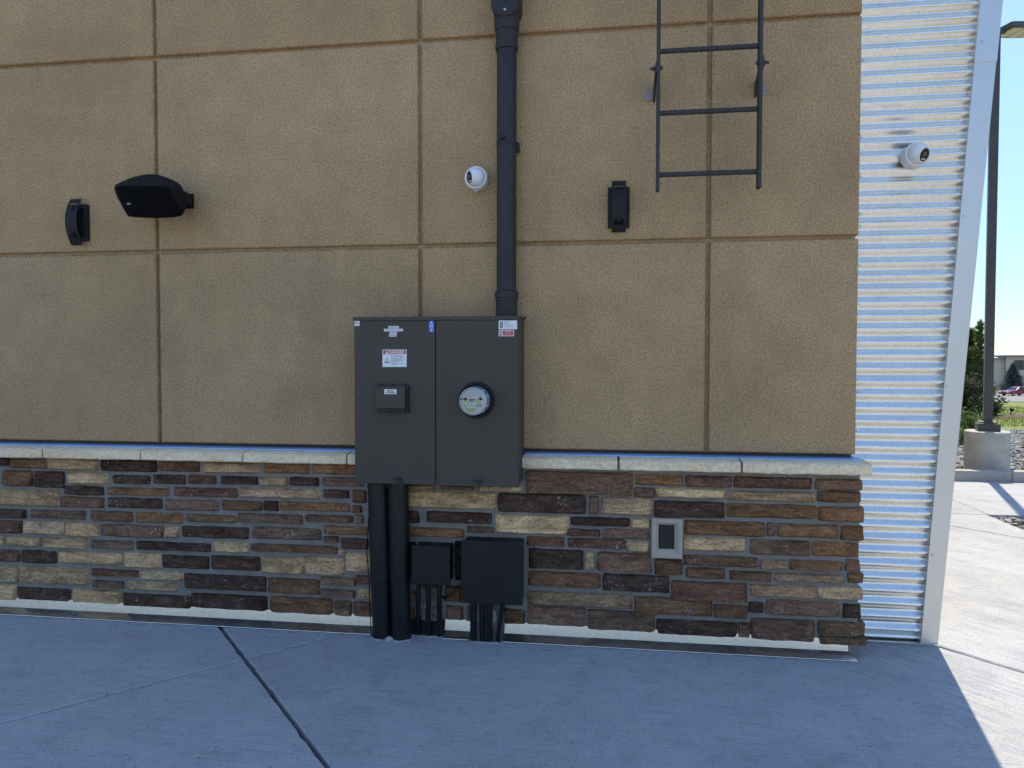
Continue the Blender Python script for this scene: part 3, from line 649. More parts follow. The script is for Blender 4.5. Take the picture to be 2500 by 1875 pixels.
MB().box(-1.1096, -1.108, CY-.0015, CY-.0013, 1.500, 1.507).build('exclamation', 'print_red', d_)
text('lettering', 'Arc Flash Hazard!', .0088, -1.0858, CY-.0011, 1.4815, 'print_navy', d_, .0002, 'LEFT', sx=.95)
for k, t_ in enumerate(('Follow requirements in NFPA 70E', 'for safe work practices and', 'appropriate Personal Protective', 'Equipment (PPE).', 'Failure to comply can result in', 'death or injury.')):
    text('lettering', t_, .0058, -1.0858, CY-.0011, 1.4725-.0065*k, 'print_navy', d_, .0001, 'LEFT', sx=.84)
tri = [(-1.1075, 1.4775), (-1.1235, 1.4490), (-1.0915, 1.4490)]; tin = [(-1.1075, 1.4735), (-1.1203, 1.4507), (-1.0947, 1.4507)]
MB().add([(x, CY-.0011, z) for x, z in tri+tin], [(i, (i+1) % 3, 3+(i+1) % 3, 3+i) for i in range(3)]).build('pictogram_triangle', 'print_dark', d_)
MB().add([(x, CY-.0011, z) for x, z in ((-1.113, 1.4515), (-1.102, 1.4515), (-1.1045, 1.458), (-1.108, 1.4605), (-1.111, 1.457))], [(0, 1, 2, 3, 4)]).build('pictogram', 'print_dark', d_)
def badge(x0, x1, z0, z1, mat, fs, gap, parent, y):
    m = MB(); n = 20; cx, cz = (x0+x1)/2, (z0+z1)/2; hw, hh = (x1-x0)/2, (z1-z0)/2
    pts = []
    for k in range(n):
        a = 2*math.pi*k/n; c, s = math.cos(a), math.sin(a); pts.append((cx+hw*math.copysign(abs(c)**.38, c), y, cz+hh*math.copysign(abs(s)**.38, s)))
    b_ = m.prism(pts, (0, -.0007, 0)).build('brand_badge', mat, parent)
    for k, ch in enumerate('AMP'): text('lettering', ch, fs, cx, y-.0009, cz+gap*(1-k)-fs*.36, 'paper_white', b_ if parent is cab else parent, fs*.02)
badge(-.891, -.863, 1.602, 1.6615, 'print_blue', .0215, .0185, cab, CY)
w_ = sticker('rating_label', -.537, -.446, 1.616, 1.659, 'paper_white')
badge(-.5305, -.5165, 1.622, 1.652, 'print_navy', .0108, .0092, w_, CY-.0009)
lines(w_, -.510, 1.6545, [.034, .026, .022, .043, .032, .053], .0052, .0022, CY-.0009, 'print_grey', 21)
lines(w_, -.512, 1.6215, [.056], .005, .0016, CY-.0009, 'print_pink', 22)
r_ = sticker('danger_label', -.537, -.461, 1.582, 1.6125, 'paper_white')
sticker('red_field', -.5335, -.5205, 1.5845, 1.610, 'print_red', CY-.0009, .0002, r_); sticker('red_field', -.5165, -.4645, 1.5845, 1.610, 'print_red', CY-.0009, .0002, r_)
MB().add([(x, CY-.0013, z) for x, z in ((-.526, 1.6085), (-.5315, 1.597), (-.528, 1.5975), (-.5295, 1.587), (-.5225, 1.5985), (-.526, 1.598), (-.5235, 1.6085))], [tuple(range(7))]).build('lightning_bolt', 'paper_white', r_)
text('lettering', 'DANGER', .0072, -.4915, CY-.0013, 1.6025, 'paper_white', r_, .0002)
lines(r_, -.514, 1.5995, [.045, .046, .040, .044], .0037, .0018, CY-.0012, 'print_pink', 31)
# breaker handle cover
cv = MB(); pr = [(-.25, 1.337), (-.272, 1.337), (-.277, 1.333), (-.292, 1.322), (-.293, 1.226), (-.291, 1.2235), (-.279, 1.2225), (-.277, 1.214), (-.283, 1.211), (-.272, 1.201), (-.25, 1.201)]
cv.prism([(-1.151, y, z) for y, z in pr], (.147, 0, 0)); cv = cv.build('breaker_cover', 'cabinet_paint', cab, bevel=.002)
MB().box(-1.0035, -.991, -.272, -.2503, 1.199, 1.338).build('side_flange', 'cabinet_dark', cv, bevel=.003)
for x in (-1.143, -1.083, -1.023): MB().cyl((x, -.272, 1.3405), (x+.022, -.272, 1.3405), .0052, n=10).build('hinge', 'cabinet_dark', cv, smooth=40)
MB().box(-1.149, -1.005, -.2935, -.288, 1.2135, 1.2225).build('painted_shade_strip', 'cabinet_dark', cv)  # dark strip standing in for the shade in the recess below the lid
MB().tube([(-1.090, -.27, 1.203), (-1.090, -.274, 1.192), (-1.066, -.274, 1.192), (-1.066, -.27, 1.203)], .002, 6).build('hasp', 'cabinet_paint', cv)
sd2 = sticker('service_label', -1.108, -1.0455, 1.2945, 1.3185, 'paper_white', -.2928, .0008, cv, R(0))
text('lettering', 'SERVICE', .0092, -1.0765, -.2939, 1.3075, 'print_dark', cv, .0004, shear=.25)
text('lettering', 'DISCONNECT', .0088, -1.0765, -.2939, 1.2985, 'print_dark', cv, .0004, shear=.25, sx=.9)
# electric meter
MXc, MZc = -.647, 1.2655
mt = thing('electric_meter', 'round clear-fronted electric meter with a green and white dial', 'electric meter', (MXc, CY, MZc))
MB().lathe([(0, .0915), (.004, .0915), (.0085, .088), (.0095, .080), (.005, .0785), (.005, .070)], (MXc, CY+.0005, MZc), (0, -1, 0), 48, cap1=False).build('socket_ring', 'bronze_paint', mt, smooth=40)
MB().lathe([(0, .073), (.012, .073), (.014, .0715), (.016, .068)], (MXc, CY-.005, MZc), (0, -1, 0), 48, cap1=False).build('sealing_ring', 'cabinet_dark', mt, smooth=40)
bdm = MB().lathe([(.0, .0690), (.016, .0690), (.075, .0660), (.088, .0655)], (MXc, CY-.010, MZc), (0, -1, 0), 48, cap1=False).build('body', 'meter_body', mt, smooth=40)
for a in (20, 50, -20, -48):
    x, z = MXc+.0675*math.cos(R(a)), MZc+.0675*math.sin(R(a)); MB().obox((x, CY-.055, z), (.004, .05, .006), Matrix.Rotation(-R(a), 3, 'Y')).build('vent_rib', 'meter_grey', bdm)
FY = CY-.098
fp = MB().lathe([(0, .0605), (.002, .0600)], (MXc, FY+.002, MZc-.002), (0, -1, 0), 48).build('dial_face', 'paper_white', mt)
def disc_part(pts, name, mat, dy): return MB().prism([(MXc+x, FY-dy, MZc-.002+z) for x, z in pts], (0, -.0004, 0)).build(name, mat, fp)
arc = [(.054*math.cos(R(a)), .054*math.sin(R(a))) for a in range(8, 173, 11)]
disc_part(arc, 'grey_panel', 'meter_grey', .0003)
disc_part([(-.022, .018), (.026, .018), (.026, .036), (-.022, .036)], 'white_plate', 'paper_white', .0008)
lines(fp, MXc-.019, MZc+.030, [.042, .044], .008, .0022, FY-.0014, 'print_grey', 41)
disc_part([(-.030, .002), (.030, .002), (.030, .015), (-.030, .015)], 'display', 'meter_grey', .0008)
lines(fp, MXc-.016, MZc+.0105, [.026, .018], .006, .0045, FY-.0014, 'print_dark', 42)
disc_part([(-.050, .004), (.038, .004), (.034, -.006), (.004, -.050), (-.016, -.052), (-.036, -.038), (-.047, -.016)], 'green_panel', 'meter_green', .0003)
disc_part([(-.044, -.003), (.020, -.003), (.009, -.031), (-.028, -.031), (-.039, -.016)], 'white_plate', 'paper_white', .0008)
lines(fp, MXc-.030, MZc-.012, [.024, .046, .018], .0065, .0022, FY-.0014, 'print_grey', 43)
for x, z in ((.0365, .0135), (-.037, .0125)):
    MB().lathe([(0, .0072), (.004, .0068), (.0042, .004), (.002, .003)], (MXc+x, FY-.0004, MZc-.002+z), (0, -1, 0), 16).build('port', 'black_plastic', fp, smooth=40)
MB().tube([(MXc-.037, FY-.010, MZc+.0105), (MXc-.058, FY-.010, MZc+.0102), (MXc-.0665, FY-.008, MZc+.010)], .0018, 6).build('seal_wire', 'black_plastic', mt)
MB().lathe([(0, .0105), (.001, .0105)], (MXc+.033, FY-.0004, MZc-.020), (0, -1, 0), 20).build('optical_port', 'meter_grey', fp)
for x, z in ((.028, -.0165), (.038, -.0165), (.0295, -.0215), (.0365, -.0215), (.033, -.026)):
    MB().lathe([(0, .002), (.0006, .002)], (MXc+x, FY-.0015, MZc-.0005+z), (0, -1, 0), 8).build('port_dot', 'lens_black', fp)
MB().lathe([(0, .0655), (.010, .0652), (.0125, .0640), (.0135, .060), (.0137, .0)], (MXc, FY, MZc-.0005), (0, -1, 0), 48, cap0=False, cap1=False).build('glass_cover', 'meter_glass', mt, smooth=30)
MB().lathe([(0, .0668), (.006, .0668), (.0075, .0655), (.0075, .0610), (.004, .0605)], (MXc, FY-.001, MZc-.0005), (0, -1, 0), 48, cap0=False, cap1=False).build('cover_rim', 'paper_white', mt, smooth=40)

# ------------------------------------------------------------------ conduits
rp = thing('conduit_riser', 'tall dark grey round conduit running up the wall from the cabinet', 'conduit', (-.527, -.07, 1.69))
PX, PY = -.5245, -.068
MB().cyl((PX-.001, PY, 1.68), (PX, PY, 3.11), .0505, n=40).build('pipe', 'pipe_paint', rp, smooth=40)
MB().lathe([(0, .0545), (.085, .0545), (.0855, .0575), (.098, .0575), (.100, .0605), (.132, .0605), (.136, .056), (.139, .0515)], (PX, PY, 1.685), (0, 0, 1), 40).build('bottom_coupling', 'pipe_paint', rp, smooth=40)
MB().lathe([(0, .0515), (.003, .0575), (.028, .0595), (.030, .0565), (.036, .0555), (.095, .0555), (.098, .060), (.125, .064), (.150, .064), (.170, .066)], (PX, PY, 3.045), (0, 0, 1), 40).build('top_coupling', 'pipe_paint', rp, smooth=40)
hd = MB(); pts = []
for k in range(13): a = math.pi+math.pi*k/12; pts.append((PX+.0735*math.cos(a), -.135, 3.262+.0735*math.sin(a)))
pts += [(PX+.0735, -.135, 3.70), (PX-.0735, -.135, 3.70)]
hd.prism(pts, (0, .135, 0)); hd = hd.build('pull_elbow', 'pipe_paint', rp, bevel=.008)
pts2 = [(PX+(x-PX)*.93, -.1352, 3.262+(z-3.262)*.93) for x, y, z in pts]; MB().prism(pts2, (0, -.004, 0)).build('cover_plate', 'pipe_paint', hd, bevel=.0015)
MB().lathe([(0, .036), (.002, .036), (.002, .033), (0, .033)], (PX, -.139, 3.30), (0, -1, 0), 32, cap0=False, cap1=False).build('embossed_ring', 'pipe_paint', hd)
MB().lathe([(0, .006), (.002, .006), (.003, .004)], (PX, -.139, 3.222), (0, -1, 0), 10).build('screw', 'screw_steel', hd)
MB().lathe([(0, .0512), (.0, .0525), (.024, .0525), (.024, .0512)], (PX, PY, 2.568), (0, 0, 1), 40, cap0=False, cap1=False).build('strap', 'pipe_paint', rp, smooth=40)
m = MB().box(PX-.030, PX-.018, -.132, -.116, 2.583, 2.606); m.box(PX-.014, PX-.004, -.130, -.118, 2.588, 2.602); m.cyl((PX-.03, -.128, 2.594), (PX+.006, -.128, 2.594), .0035, n=8)
m.build('strap_clip', 'cabinet_dark', rp)
MB().box(PX+.049, PX+.062, -.06, -.02, 2.540, 2.585).build('strap_foot', 'cabinet_dark', rp)
def service_conduit(x0, x1, label):
    t_ = thing('service_conduit', label, 'conduit', (x1, -.118, 0), 'fat black conduits below the cabinet')
    MB().cyl((x1, -.118, -.02), (x1*.6+x0*.4, -.121, .325), .0515, n=36).build('lower_pipe', 'black_pipe', t_, smooth=40)
    MB().lathe([(0, .052), (.002, .0555), (.545, .0555)], (x1*.64+x0*.36, -.121, .302), Vector((x0-x1, -.008, .84)), 36).build('upper_sleeve', 'black_pipe', t_, smooth=40)
    for k in range(5):
        a = R(-60+30*k); MB().box(x0+.0555*math.sin(a)-.002, x0+.0555*math.sin(a)+.002, -.129-.0560*math.cos(a), -.129-.0545*math.cos(a), .795, .842).build('clamp_tooth', 'cabinet_dark', t_)
service_conduit(-1.197, -1.181, 'left of two fat black conduits from cabinet into the pavement')
service_conduit(-1.092, -1.077, 'right of two fat black conduits from cabinet into the pavement')
def jbox(name, label, x0, x1, z0, z1, yf, dx, seed):
    t_ = thing(name, label, 'junction box', ((x0+x1)/2, -.05, z0), 'black junction boxes')
    MB().box(x0+.012, x1-.008, yf+.010, -.046, z0+.010, z1-.008).build('box_body', 'black_box', t_, bevel=.004)
    lid = MB().box(x0, x1, yf, yf+.012, z0, z1).build('lid', 'black_box', t_, bevel=.004)
    w = .006
    m = MB(); m.box(x0+.008, x1-.008, yf-.0012, yf, z1-.012, z1-.010); m.box(x0+.008, x1-.008, yf-.0012, yf, z0+.010, z0+.012); m.box(x1-.012, x1-.010, yf-.0012, yf, z0+.012, z1-.012); m.box(x0+.010, x0+.012, yf-.0012, yf, z0+.012, z1-.012)
    m.build('lid_bead', 'black_box', lid)
    for x in (x0+.011, (x0+x1)/2, x1-.011):
        for z in (z0+.011, (z0+z1)/2, z1-.011):
            if x == (x0+x1)/2 and z == (z0+z1)/2: continue
            MB().lathe([(0, .005), (.0014, .005), (.0016, .0032), (.0005, .0028)], (x, yf-.0001, z), (0, -1, 0), 10).build('screw', 'cabinet_dark', lid)
    return t_, lid
jbox('junction_box', 'smaller square black junction box low on the stone wall', -1.007, -.803, .302, .506, -.17, 0, 1)
jl, lid = jbox('junction_box', 'larger square black junction box low on the stone wall', -.746, -.427, .2175, .5425, -.17, 0, 2)
MB().box(-.733, -.430, -.052, -.0465, .228, .549).build('back_plate', 'cabinet_dark', jl)
m = MB(); rs = random.Random(8)
for _ in range(14):
    x = -.60+rs.gauss(0, .028); z = .379+rs.gauss(0, .006); l = rs.uniform(.008, .03); m.box(x, x+l, -.1705, -.1699, z, z+.0011)
m.build('scuff', 'plate_grey', lid)
for (x0, x1, y1, lab, r_) in ((-.977, -1.002, -.070, 'left of three thin black pipes under the smaller junction box', .0125), (-.929, -.938, -.075, 'middle of three thin black pipes under the smaller junction box', .0135), (-.868, -.876, -.073, 'right of three thin black pipes under the smaller junction box', .0140)):
    t_ = thing('cable_pipe', lab, 'pipe', (x1, y1, 0), 'thin black pipes under the smaller box'); rs = random.Random(int(-x0*1000)); pth = []
    for k in range(8):
        f = k/7; pth.append((x0+(x1-x0)*f+rs.uniform(-.002, .002), -.125+(y1+.125)*f-.012*math.sin(math.pi*f), .315*(1-f)-.01*f))
    MB().tube(pth, r_, 12).build('pipe', 'black_pipe', t_, smooth=60)
for (x0, x1, y1, lab, r_) in ((-.687, -.692, -.108, 'leftmost of four black pipes under the larger junction box', .018), (-.642, -.644, -.110, 'second of four black pipes under the larger junction box', .0155), (-.604, -.607, -.106, 'third of four black pipes under the larger junction box', .0165), (-.536, -.566, -.102, 'slanting rightmost of four black pipes under the larger box', .0125)):
    t_ = thing('cable_pipe', lab, 'pipe', (x1, y1, 0), 'black pipes under the larger box')
    MB().tube([(x0, -.130, .23), (x0, -.13, .20), (x0*.5+x1*.5, -.122, .1), (x1, y1, -.01)], r_, 14).build('pipe', 'black_pipe', t_, smooth=60)
m = MB().tube([(-1.268, -.085, .62), (-1.266, -.088, .56), (-1.273, -.09, .50), (-1.276, -.088, .43), (-1.268, -.09, .36), (-1.262, -.09, .27), (-1.258, -.098, .16), (-1.247, -.115, .07), (-1.243, -.122, .0)], .0026, 6)
tag(m.build('ground_wire', 'black_plastic', smooth=60, loc=(-1.26, -.09, 0)), 'thin loose black wire hanging left of the fat conduits', 'wire')
m = MB().tube([(-.875, -.1, .225), (-.86, -.093, .222), (-.845, -.094, .212), (-.83, -.094, .222), (-.80, -.10, .25), (-.775, -.105, .285), (-.755, -.11, .30)], .0024, 6)
m.add([(-.868, -.096, .222), (-.828, -.096, .224), (-.848, -.098, .200), (-.868, -.090, .222), (-.828, -.090, .224), (-.848, -.092, .200)], [(0, 1, 2), (5, 4, 3), (0, 3, 4, 1), (1, 4, 5, 2), (2, 5, 3, 0)])
tag(m.build('bonding_wire', 'black_plastic', loc=(-.82, -.1, .21)), 'short black wire with a clip between the two junction boxes', 'wire')
m = MB().add([(-.592, -.118, .19), (-.582, -.12, .172), (-.570, -.119, .15), (-.575, -.118, .12), (-.588, -.118, .085), (-.594, -.117, .075), (-.586, -.118, .115), (-.584, -.118, .145), (-.593, -.117, .168)], [tuple(range(9))])
o = m.build('torn_tag', 'print_grey', loc=(-.58, -.118, .08)); tag(o, 'scrap of torn pale tape among the pipes under the larger box', 'tape'); sm = o.modifiers.new('s', 'SOLIDIFY'); sm.thickness = .002
rs = random.Random(4); m = MB()
for cx, cy, sx_, n in ((-1.181, -.17, .05, 46), (-1.077, -.174, .055, 60), (-.94, -.085, .09, 70), (-.63, -.125, .07, 70)):
    for _ in range(n):
        a = rs.uniform(-.5, 1.0)*math.pi
        x = cx+rs.uniform(-1, 1)*sx_; y = cy-rs.random()*.012+abs(x-cx)/sx_*.03*(1 if n < 65 else .2); s_ = rs.uniform(.002, .007)
        m.ball((x, y, s_*.2), s_, 6, 4, (1.4, 1, .7), .6, rs)
m.ball((-1.128, -.165, .004), .016, 8, 5, (1.5, 1, .9), .5, rs)
tag(m.build('mortar_crumbs', 'crumb', fix=False), 'pale mortar crumbs on the pavement round the pipes', 'rubble', kind='stuff')

# ------------------------------------------------------------------ outlet in the stone
ob = thing('wall_outlet', 'grey blank outlet plate in a pale cast stone surround', 'outlet', (.296, -.05, .465))
def rect(x0, x1, z0, z1, y): return [(x0, y, z0), (x1, y, z0), (x1, y, z1), (x0, y, z1)]
m = MB(); rings = [rect(.220, .373, .4648, .666, -.036), rect(.220, .373, .4648, .666, -.083), rect(.2225, .3705, .4673, .6635, -.0865), rect(.240, .353, .485, .646, -.0865), rect(.254, .338, .504, .632, -.071), rect(.2555, .3345, .508, .6305, -.068), rect(.2555, .3345, .508, .6305, -.055)]
m.add([p for r in rings for p in r], [(j*4+i, j*4+(i+1) % 4, j*4+4+(i+1) % 4, j*4+4+i) for j in range(len(rings)-1) for i in range(4)])
m.build('surround', 'trim_block', ob)
MB().box(.250, .340, -.056, -.05, .50, .64).build('recess', 'cabinet_dark', ob)
pl = MB().box(.2595, .3315, -.0645, -.0562, .5125, .6275).build('cover_plate', 'plate_grey', ob, bevel=.002)
for z in (.527, .613): MB().lathe([(0, .0036), (.001, .0036), (.0012, .002)], (.2955, -.0644, z), (0, -1, 0), 10).build('screw', 'cabinet_dark', pl)

# ------------------------------------------------------------------ wall lights
def wall_light(cx, label):
    t_ = thing('wall_light', label, 'wall light', (cx, 0, 2.245), 'curved bronze wall lights')
    z0, z1 = 2.143, 2.348
    MB().box(cx-.055, cx+.055, -.024, .003, z0, z1).build('back_plate', 'bronze_paint', t_, bevel=.002)
    MB().box(cx-.030, cx+.030, -.054, -.023, z0+.022, z1-.022).build('lamp_housing', 'black_plastic', t_)
    za, zb = 2.116, 2.377; n = 26; hw = .0352; sw = .0235; tk = .0026; vs = []; cols = [-hw, -sw, sw, hw]
    def yy(z): u = (z-2.2465)/((zb-za)/2); return -.034-.046*(1-u*u)
    zs = sorted(set([za+(zb-za)*i/n for i in range(n+1)]+[2.146, 2.177, 2.3235, 2.3465])); L = len(zs)
    for dy in (0, tk):
        for z in zs:
            for c in cols: vs.append((cx+c, yy(z)+dy, z))
    fs = []; W_ = L*4
    for k in range(L-1):
        zm = (zs[k]+zs[k+1])/2; hole = 2.146 < zm < 2.177 or 2.3235 < zm < 2.3465
        for c in range(3):
            if c == 1 and hole: continue
            a = k*4+c; fs += [(a, a+1, a+5, a+4), (W_+a, W_+a+4, W_+a+5, W_+a+1)]
        fs += [(k*4, k*4+4, W_+k*4+4, W_+k*4), (k*4+3, W_+k*4+3, W_+k*4+7, k*4+7)]
        if hole: fs += [(k*4+1, W_+k*4+1, W_+k*4+5, k*4+5), (k*4+2, k*4+6, W_+k*4+6, W_+k*4+2)]
    fs += [(c, W_+c, W_+c+1, c+1) for c in range(3)]+[((L-1)*4+c, (L-1)*4+c+1, W_+(L-1)*4+c+1, W_+(L-1)*4+c) for c in range(3)]
    MB().add(vs, fs).build('curved_shade', 'bronze_paint', t_, smooth=30)
    for z in (2.175, 2.318): MB().box(cx-.008, cx+.008, -.075, -.05, z-.008, z+.008).build('shade_arm', 'bronze_paint', t_)
wall_light(-2.994, 'curved dark bronze wall light left of the black loudspeaker')
wall_light(.0475, 'curved dark bronze wall light between the conduit and the ladder')

# ------------------------------------------------------------------ loudspeaker
G = [(-2.571, -0.27, 2.362), (-2.548, -0.215, 2.244), (-2.521, -0.205, 2.231), (-2.395, -0.2, 2.223), (-2.26, -0.205, 2.227), (-2.233, -0.22, 2.251), (-2.254, -0.245, 2.297), (-2.263, -0.275, 2.347), (-2.289, -0.285, 2.363), (-2.431, -0.285, 2.371), (-2.548, -0.28, 2.373)]
S = [(-2.592, -0.25, 2.366), (-2.572, -0.19, 2.257), (-2.544, -0.18, 2.235), (-2.416, -0.17, 2.228), (-2.273, -0.17, 2.234), (-2.24, -0.17, 2.282), (-2.233, -0.18, 2.315), (-2.236, -0.19, 2.355), (-2.265, -0.2, 2.403), (-2.398, -0.21, 2.45), (-2.534, -0.23, 2.422)]
B = [(-2.579, -0.13, 2.382), (-2.538, -0.13, 2.303), (-2.516, -0.13, 2.287), (-2.431, -0.13, 2.282), (-2.342, -0.13, 2.285), (-2.32, -0.13, 2.315), (-2.32, -0.13, 2.338), (-2.326, -0.13, 2.365), (-2.349, -0.13, 2.396), (-2.437, -0.13, 2.428), (-2.532, -0.13, 2.414)]
def dense(r, k=5, w=.55):
    n = len(r); out = []
    for i in range(n):
        p0, p1, p2, p3 = (Vector(r[(i+q) % n]) for q in (-1, 0, 1, 2))
        for s in range(k):
            t = s/k; lin = p1.lerp(p2, t)
            cr = .5*((2*p1)+(p2-p0)*t+(2*p0-5*p1+4*p2-p3)*t*t+(3*p1-p0-3*p2+p3)*t**3); out.append(lin.lerp(cr, w))
    return out
Gd, Sd, Bd = dense(G, w=.7), dense(S, w=1.0), dense(B, w=1.0); n = len(Gd); cB = sum(Bd, Vector())/n; cG = sum(Gd, Vector())/n
B2 = [cB+(p-cB)*.72+Vector((0, .05, 0)) for p in Bd]
spk = thing('loudspeaker', 'black angular outdoor loudspeaker mounted sideways on the stucco', 'loudspeaker', (-2.40, 0, 2.335))
mid1 = [a.lerp(b, .5)+(b-cG)*.03 for a, b in zip(Gd, Sd)]
vs = Gd+mid1+Sd+Bd+B2
fs = [(k*n+i, k*n+(i+1) % n, (k+1)*n+(i+1) % n, (k+1)*n+i) for k in range(4) for i in range(n)]+[tuple(range(4*n, 5*n))]
MB().add(vs, fs).build('cabinet', 'black_plastic', spk, smooth=40)
nrm = (Vector(G[3])-Vector(G[9])).cross(Vector(G[0])-Vector(G[6])).normalized()
if nrm.y > 0: nrm = -nrm
gi = [cG+(p-cG)*.985 for p in Gd]
gr = MB().add(gi+[cG+(p-cG)*.93+nrm*.006 for p in gi]+[cG+nrm*.008], [(i, (i+1) % n, n+(i+1) % n, n+i) for i in range(n)]+[(n+i, n+(i+1) % n, 2*n) for i in range(n)]).build('grille', 'grille_black', spk, smooth=40)
bp = Vector((-2.506, -.245, 2.2935)); ta = (Vector(G[3])-Vector(G[9])).normalized(); tb = nrm.cross(ta)
MB().add([bp+nrm*.016+ta*a+tb*b for a, b in ((-.006, -.012), (.004, -.010), (.006, .012), (-.004, .010))], [(0, 1, 2, 3)]).build('badge', 'screw_steel', gr)
MB().lathe([(0, .017), (.006, .017), (.008, .013)], (-2.252, -.190, 2.333), (.75, -.6, .1), 20).build('pivot_knob', 'black_plastic', spk, smooth=40)
MB().add([(-2.272, -.190, 2.318), (-2.244, -.178, 2.318), (-2.300, -.004, 2.318), (-2.330, -.004, 2.318), (-2.272, -.190, 2.352), (-2.244, -.178, 2.365), (-2.300, -.004, 2.384), (-2.330, -.004, 2.384)], [(3, 2, 1, 0), (4, 5, 6, 7), (0, 1, 5, 4), (1, 2, 6, 5), (2, 3, 7, 6), (3, 0, 4, 7)]).build('bracket_arm', 'black_plastic', spk, bevel=.004)
MB().box(-2.365, -2.298, -.006, .002, 2.310, 2.392).build('bracket_plate', 'black_plastic', spk, bevel=.002)
MB().box(-2.45, -2.35, -.115, .002, 2.33, 2.39).build('bracket_plate', 'black_plastic', spk, bevel=.003)
# ------------------------------------------------------------------ security cameras
def sec_cam(label, c, n_, k, junk=0):
    t_ = thing('security_camera', label, 'camera', c, 'white turret cameras'); c = Vector(c); n_ = Vector(n_).normalized()
    bs = MB().lathe([(0, .057*k), (.030*k, .058*k), (.033*k, .056*k), (.036*k, .060*k), (.056*k, .0605*k), (.066*k, .056*k), (.067*k, .050*k), (.058*k, .047*k)], c, (0, -1, 0), 40, cap1=False).build('base', 'camera_white', t_, smooth=40)
    for a in (-95, 25, 145):
        p = c+Vector((math.cos(R(a))*.060*k, -.022*k, math.sin(R(a))*.060*k)); MB().obox(p, (.007*k, .022*k, .022*k), Matrix.Rotation(-R(a), 3, 'Y')).build('clip_tab', 'camera_white', bs, bevel=.002)
    e = c+Vector((0, -.066*k, 0)); r_ = .0485*k; m = MB(); prof = []
    for i in range(3, 17):
        a = math.pi*i/18; 
        prof.append((math.cos(a)*r_, math.sin(a)*r_))
    prof = [(d, rr_) for d, rr_ in prof if d < .0355*k]; prof.sort(reverse=True)
    prof = [(.030*k, .0305*k), (.036*k, .0315*k), (.0365*k, .0335*k)]+prof
    ey = m.lathe(prof, e, n_, 36, cap0=True).build('eyeball', 'camera_white', t_, smooth=40)
    MB().lathe([(.0315*k, .0300*k), (.0345*k, .0295*k), (.0350*k, .0)], e, n_, 32, cap1=False).build('front_window', 'lens_black', ey, smooth=40)
    sx = n_.cross(Vector((0, 0, 1))).normalized(); sz = sx.cross(n_)
    q = [e+n_*.0352*k+sx*a*k+sz*(b+.004)*k for a, b in ((-.011, -.009), (.011, -.009), (.011, .009), (-.011, .009))]
    MB().prism(q, n_*.0006).build('lens', 'lens_glass', ey)
    for a in (-.007, .006): MB().lathe([(0, .0045*k), (.0012*k, .004*k)], e+n_*.0351*k+sx*a*k-sz*.019*k, n_, 12).build('led', 'led_white', ey)
sec_cam('white dome security camera on the stucco beside the tall conduit', (-.688, 0.001, 2.412), (-.86, -.62, -.16), 1.0)
sec_cam('white dome security camera on the corrugated metal wall', (1.522, .163, 2.492), (.58, -.92, -.42), 1.04)
# ------------------------------------------------------------------ ladder
ld = thing('roof_ladder', 'dark steel roof ladder hanging high on the stucco wall', 'ladder', (.47, -.16, 2.285))
LX0, LX1 = .2325, .7075
for x in (LX0, LX1): MB().box(x-.0078, x+.0078, -.187, -.135, 2.288, 5.2).build('rail', 'ladder_paint', ld, bevel=.0012)
for k in range(10):
    z = 2.3665+.2965*k; m = MB(); ns = 96; nn = 12; vs = []
    for i in range(ns+1):
        x = LX0+.006+(LX1-LX0-.012)*i/ns
        for q in range(nn):
            a = 2*math.pi*q/nn; ph = (x/.0115+.35*math.sin(a)*1.0+.5*(a > math.pi)) % 1
            rr_ = .0112+(.0026 if ph < .38 else 0); vs.append((x, -.161+rr_*math.cos(a), z+rr_*math.sin(a)))
    fs = [(i*nn+q, i*nn+(q+1) % nn, (i+1)*nn+(q+1) % nn, (i+1)*nn+q) for i in range(ns) for q in range(nn)]
    MB().add(vs, fs).build('rung', 'ladder_paint', ld, smooth=50)
for x, s_ in ((LX0, -1), (LX1, 1)):
    m = MB(); xb = x+s_*.0105
    m.add([(xb-.004, y, z) for y, z in ((-.186, 2.905), (-.150, 2.905), (.005, 2.845), (.005, 2.775), (-.03, 2.775), (-.186, 2.855))]+[(xb+.004, y, z) for y, z in ((-.186, 2.905), (-.150, 2.905), (.005, 2.845), (.005, 2.775), (-.03, 2.775), (-.186, 2.855))],
          [tuple(range(6)), tuple(range(6, 12))]+[(i, (i+1) % 6, 6+(i+1) % 6, 6+i) for i in range(6)])
    br_ = m.build('wall_bracket', 'ladder_paint', ld)
    m = MB().cyl((x-s_*.020, -.165, 2.878), (x+s_*.040, -.165, 2.878), .0062, n=10); m.cyl((x+s_*.0145, -.165, 2.878), (x+s_*.026, -.165, 2.878), .0105, n=6); m.cyl((x-s_*.0065, -.165, 2.878), (x-s_*.016, -.165, 2.878), .0105, n=6)
    m.build('bolt', 'ladder_paint', br_)
for x0, x1, z0, z1, side in ((.165, .217, 2.783, 2.840, 'left'), (.735, .785, 2.785, 2.838, 'right')):
    m = MB(); rs = random.Random(int(x0*100)); pts = []
    for k in range(14):
        a = 2*math.pi*k/14; c, s = math.cos(a), math.sin(a); e = .35 if side == 'left' else .7
        pts.append(((x0+x1)/2+(x1-x0)/2*math.copysign(abs(c)**e, c)*rs.uniform(.92, 1.05), -.0005, (z0+z1)/2+(z1-z0)/2*math.copysign(abs(s)**e, s)*rs.uniform(.9, 1.05)))
    m.prism(pts, (0, -.004, 0)); tag(m.build('bracket_patch', 'patch', loc=(x0, 0, z0)), 'small rough pale patch at the %s ladder bracket on the stucco' % side, 'patch')
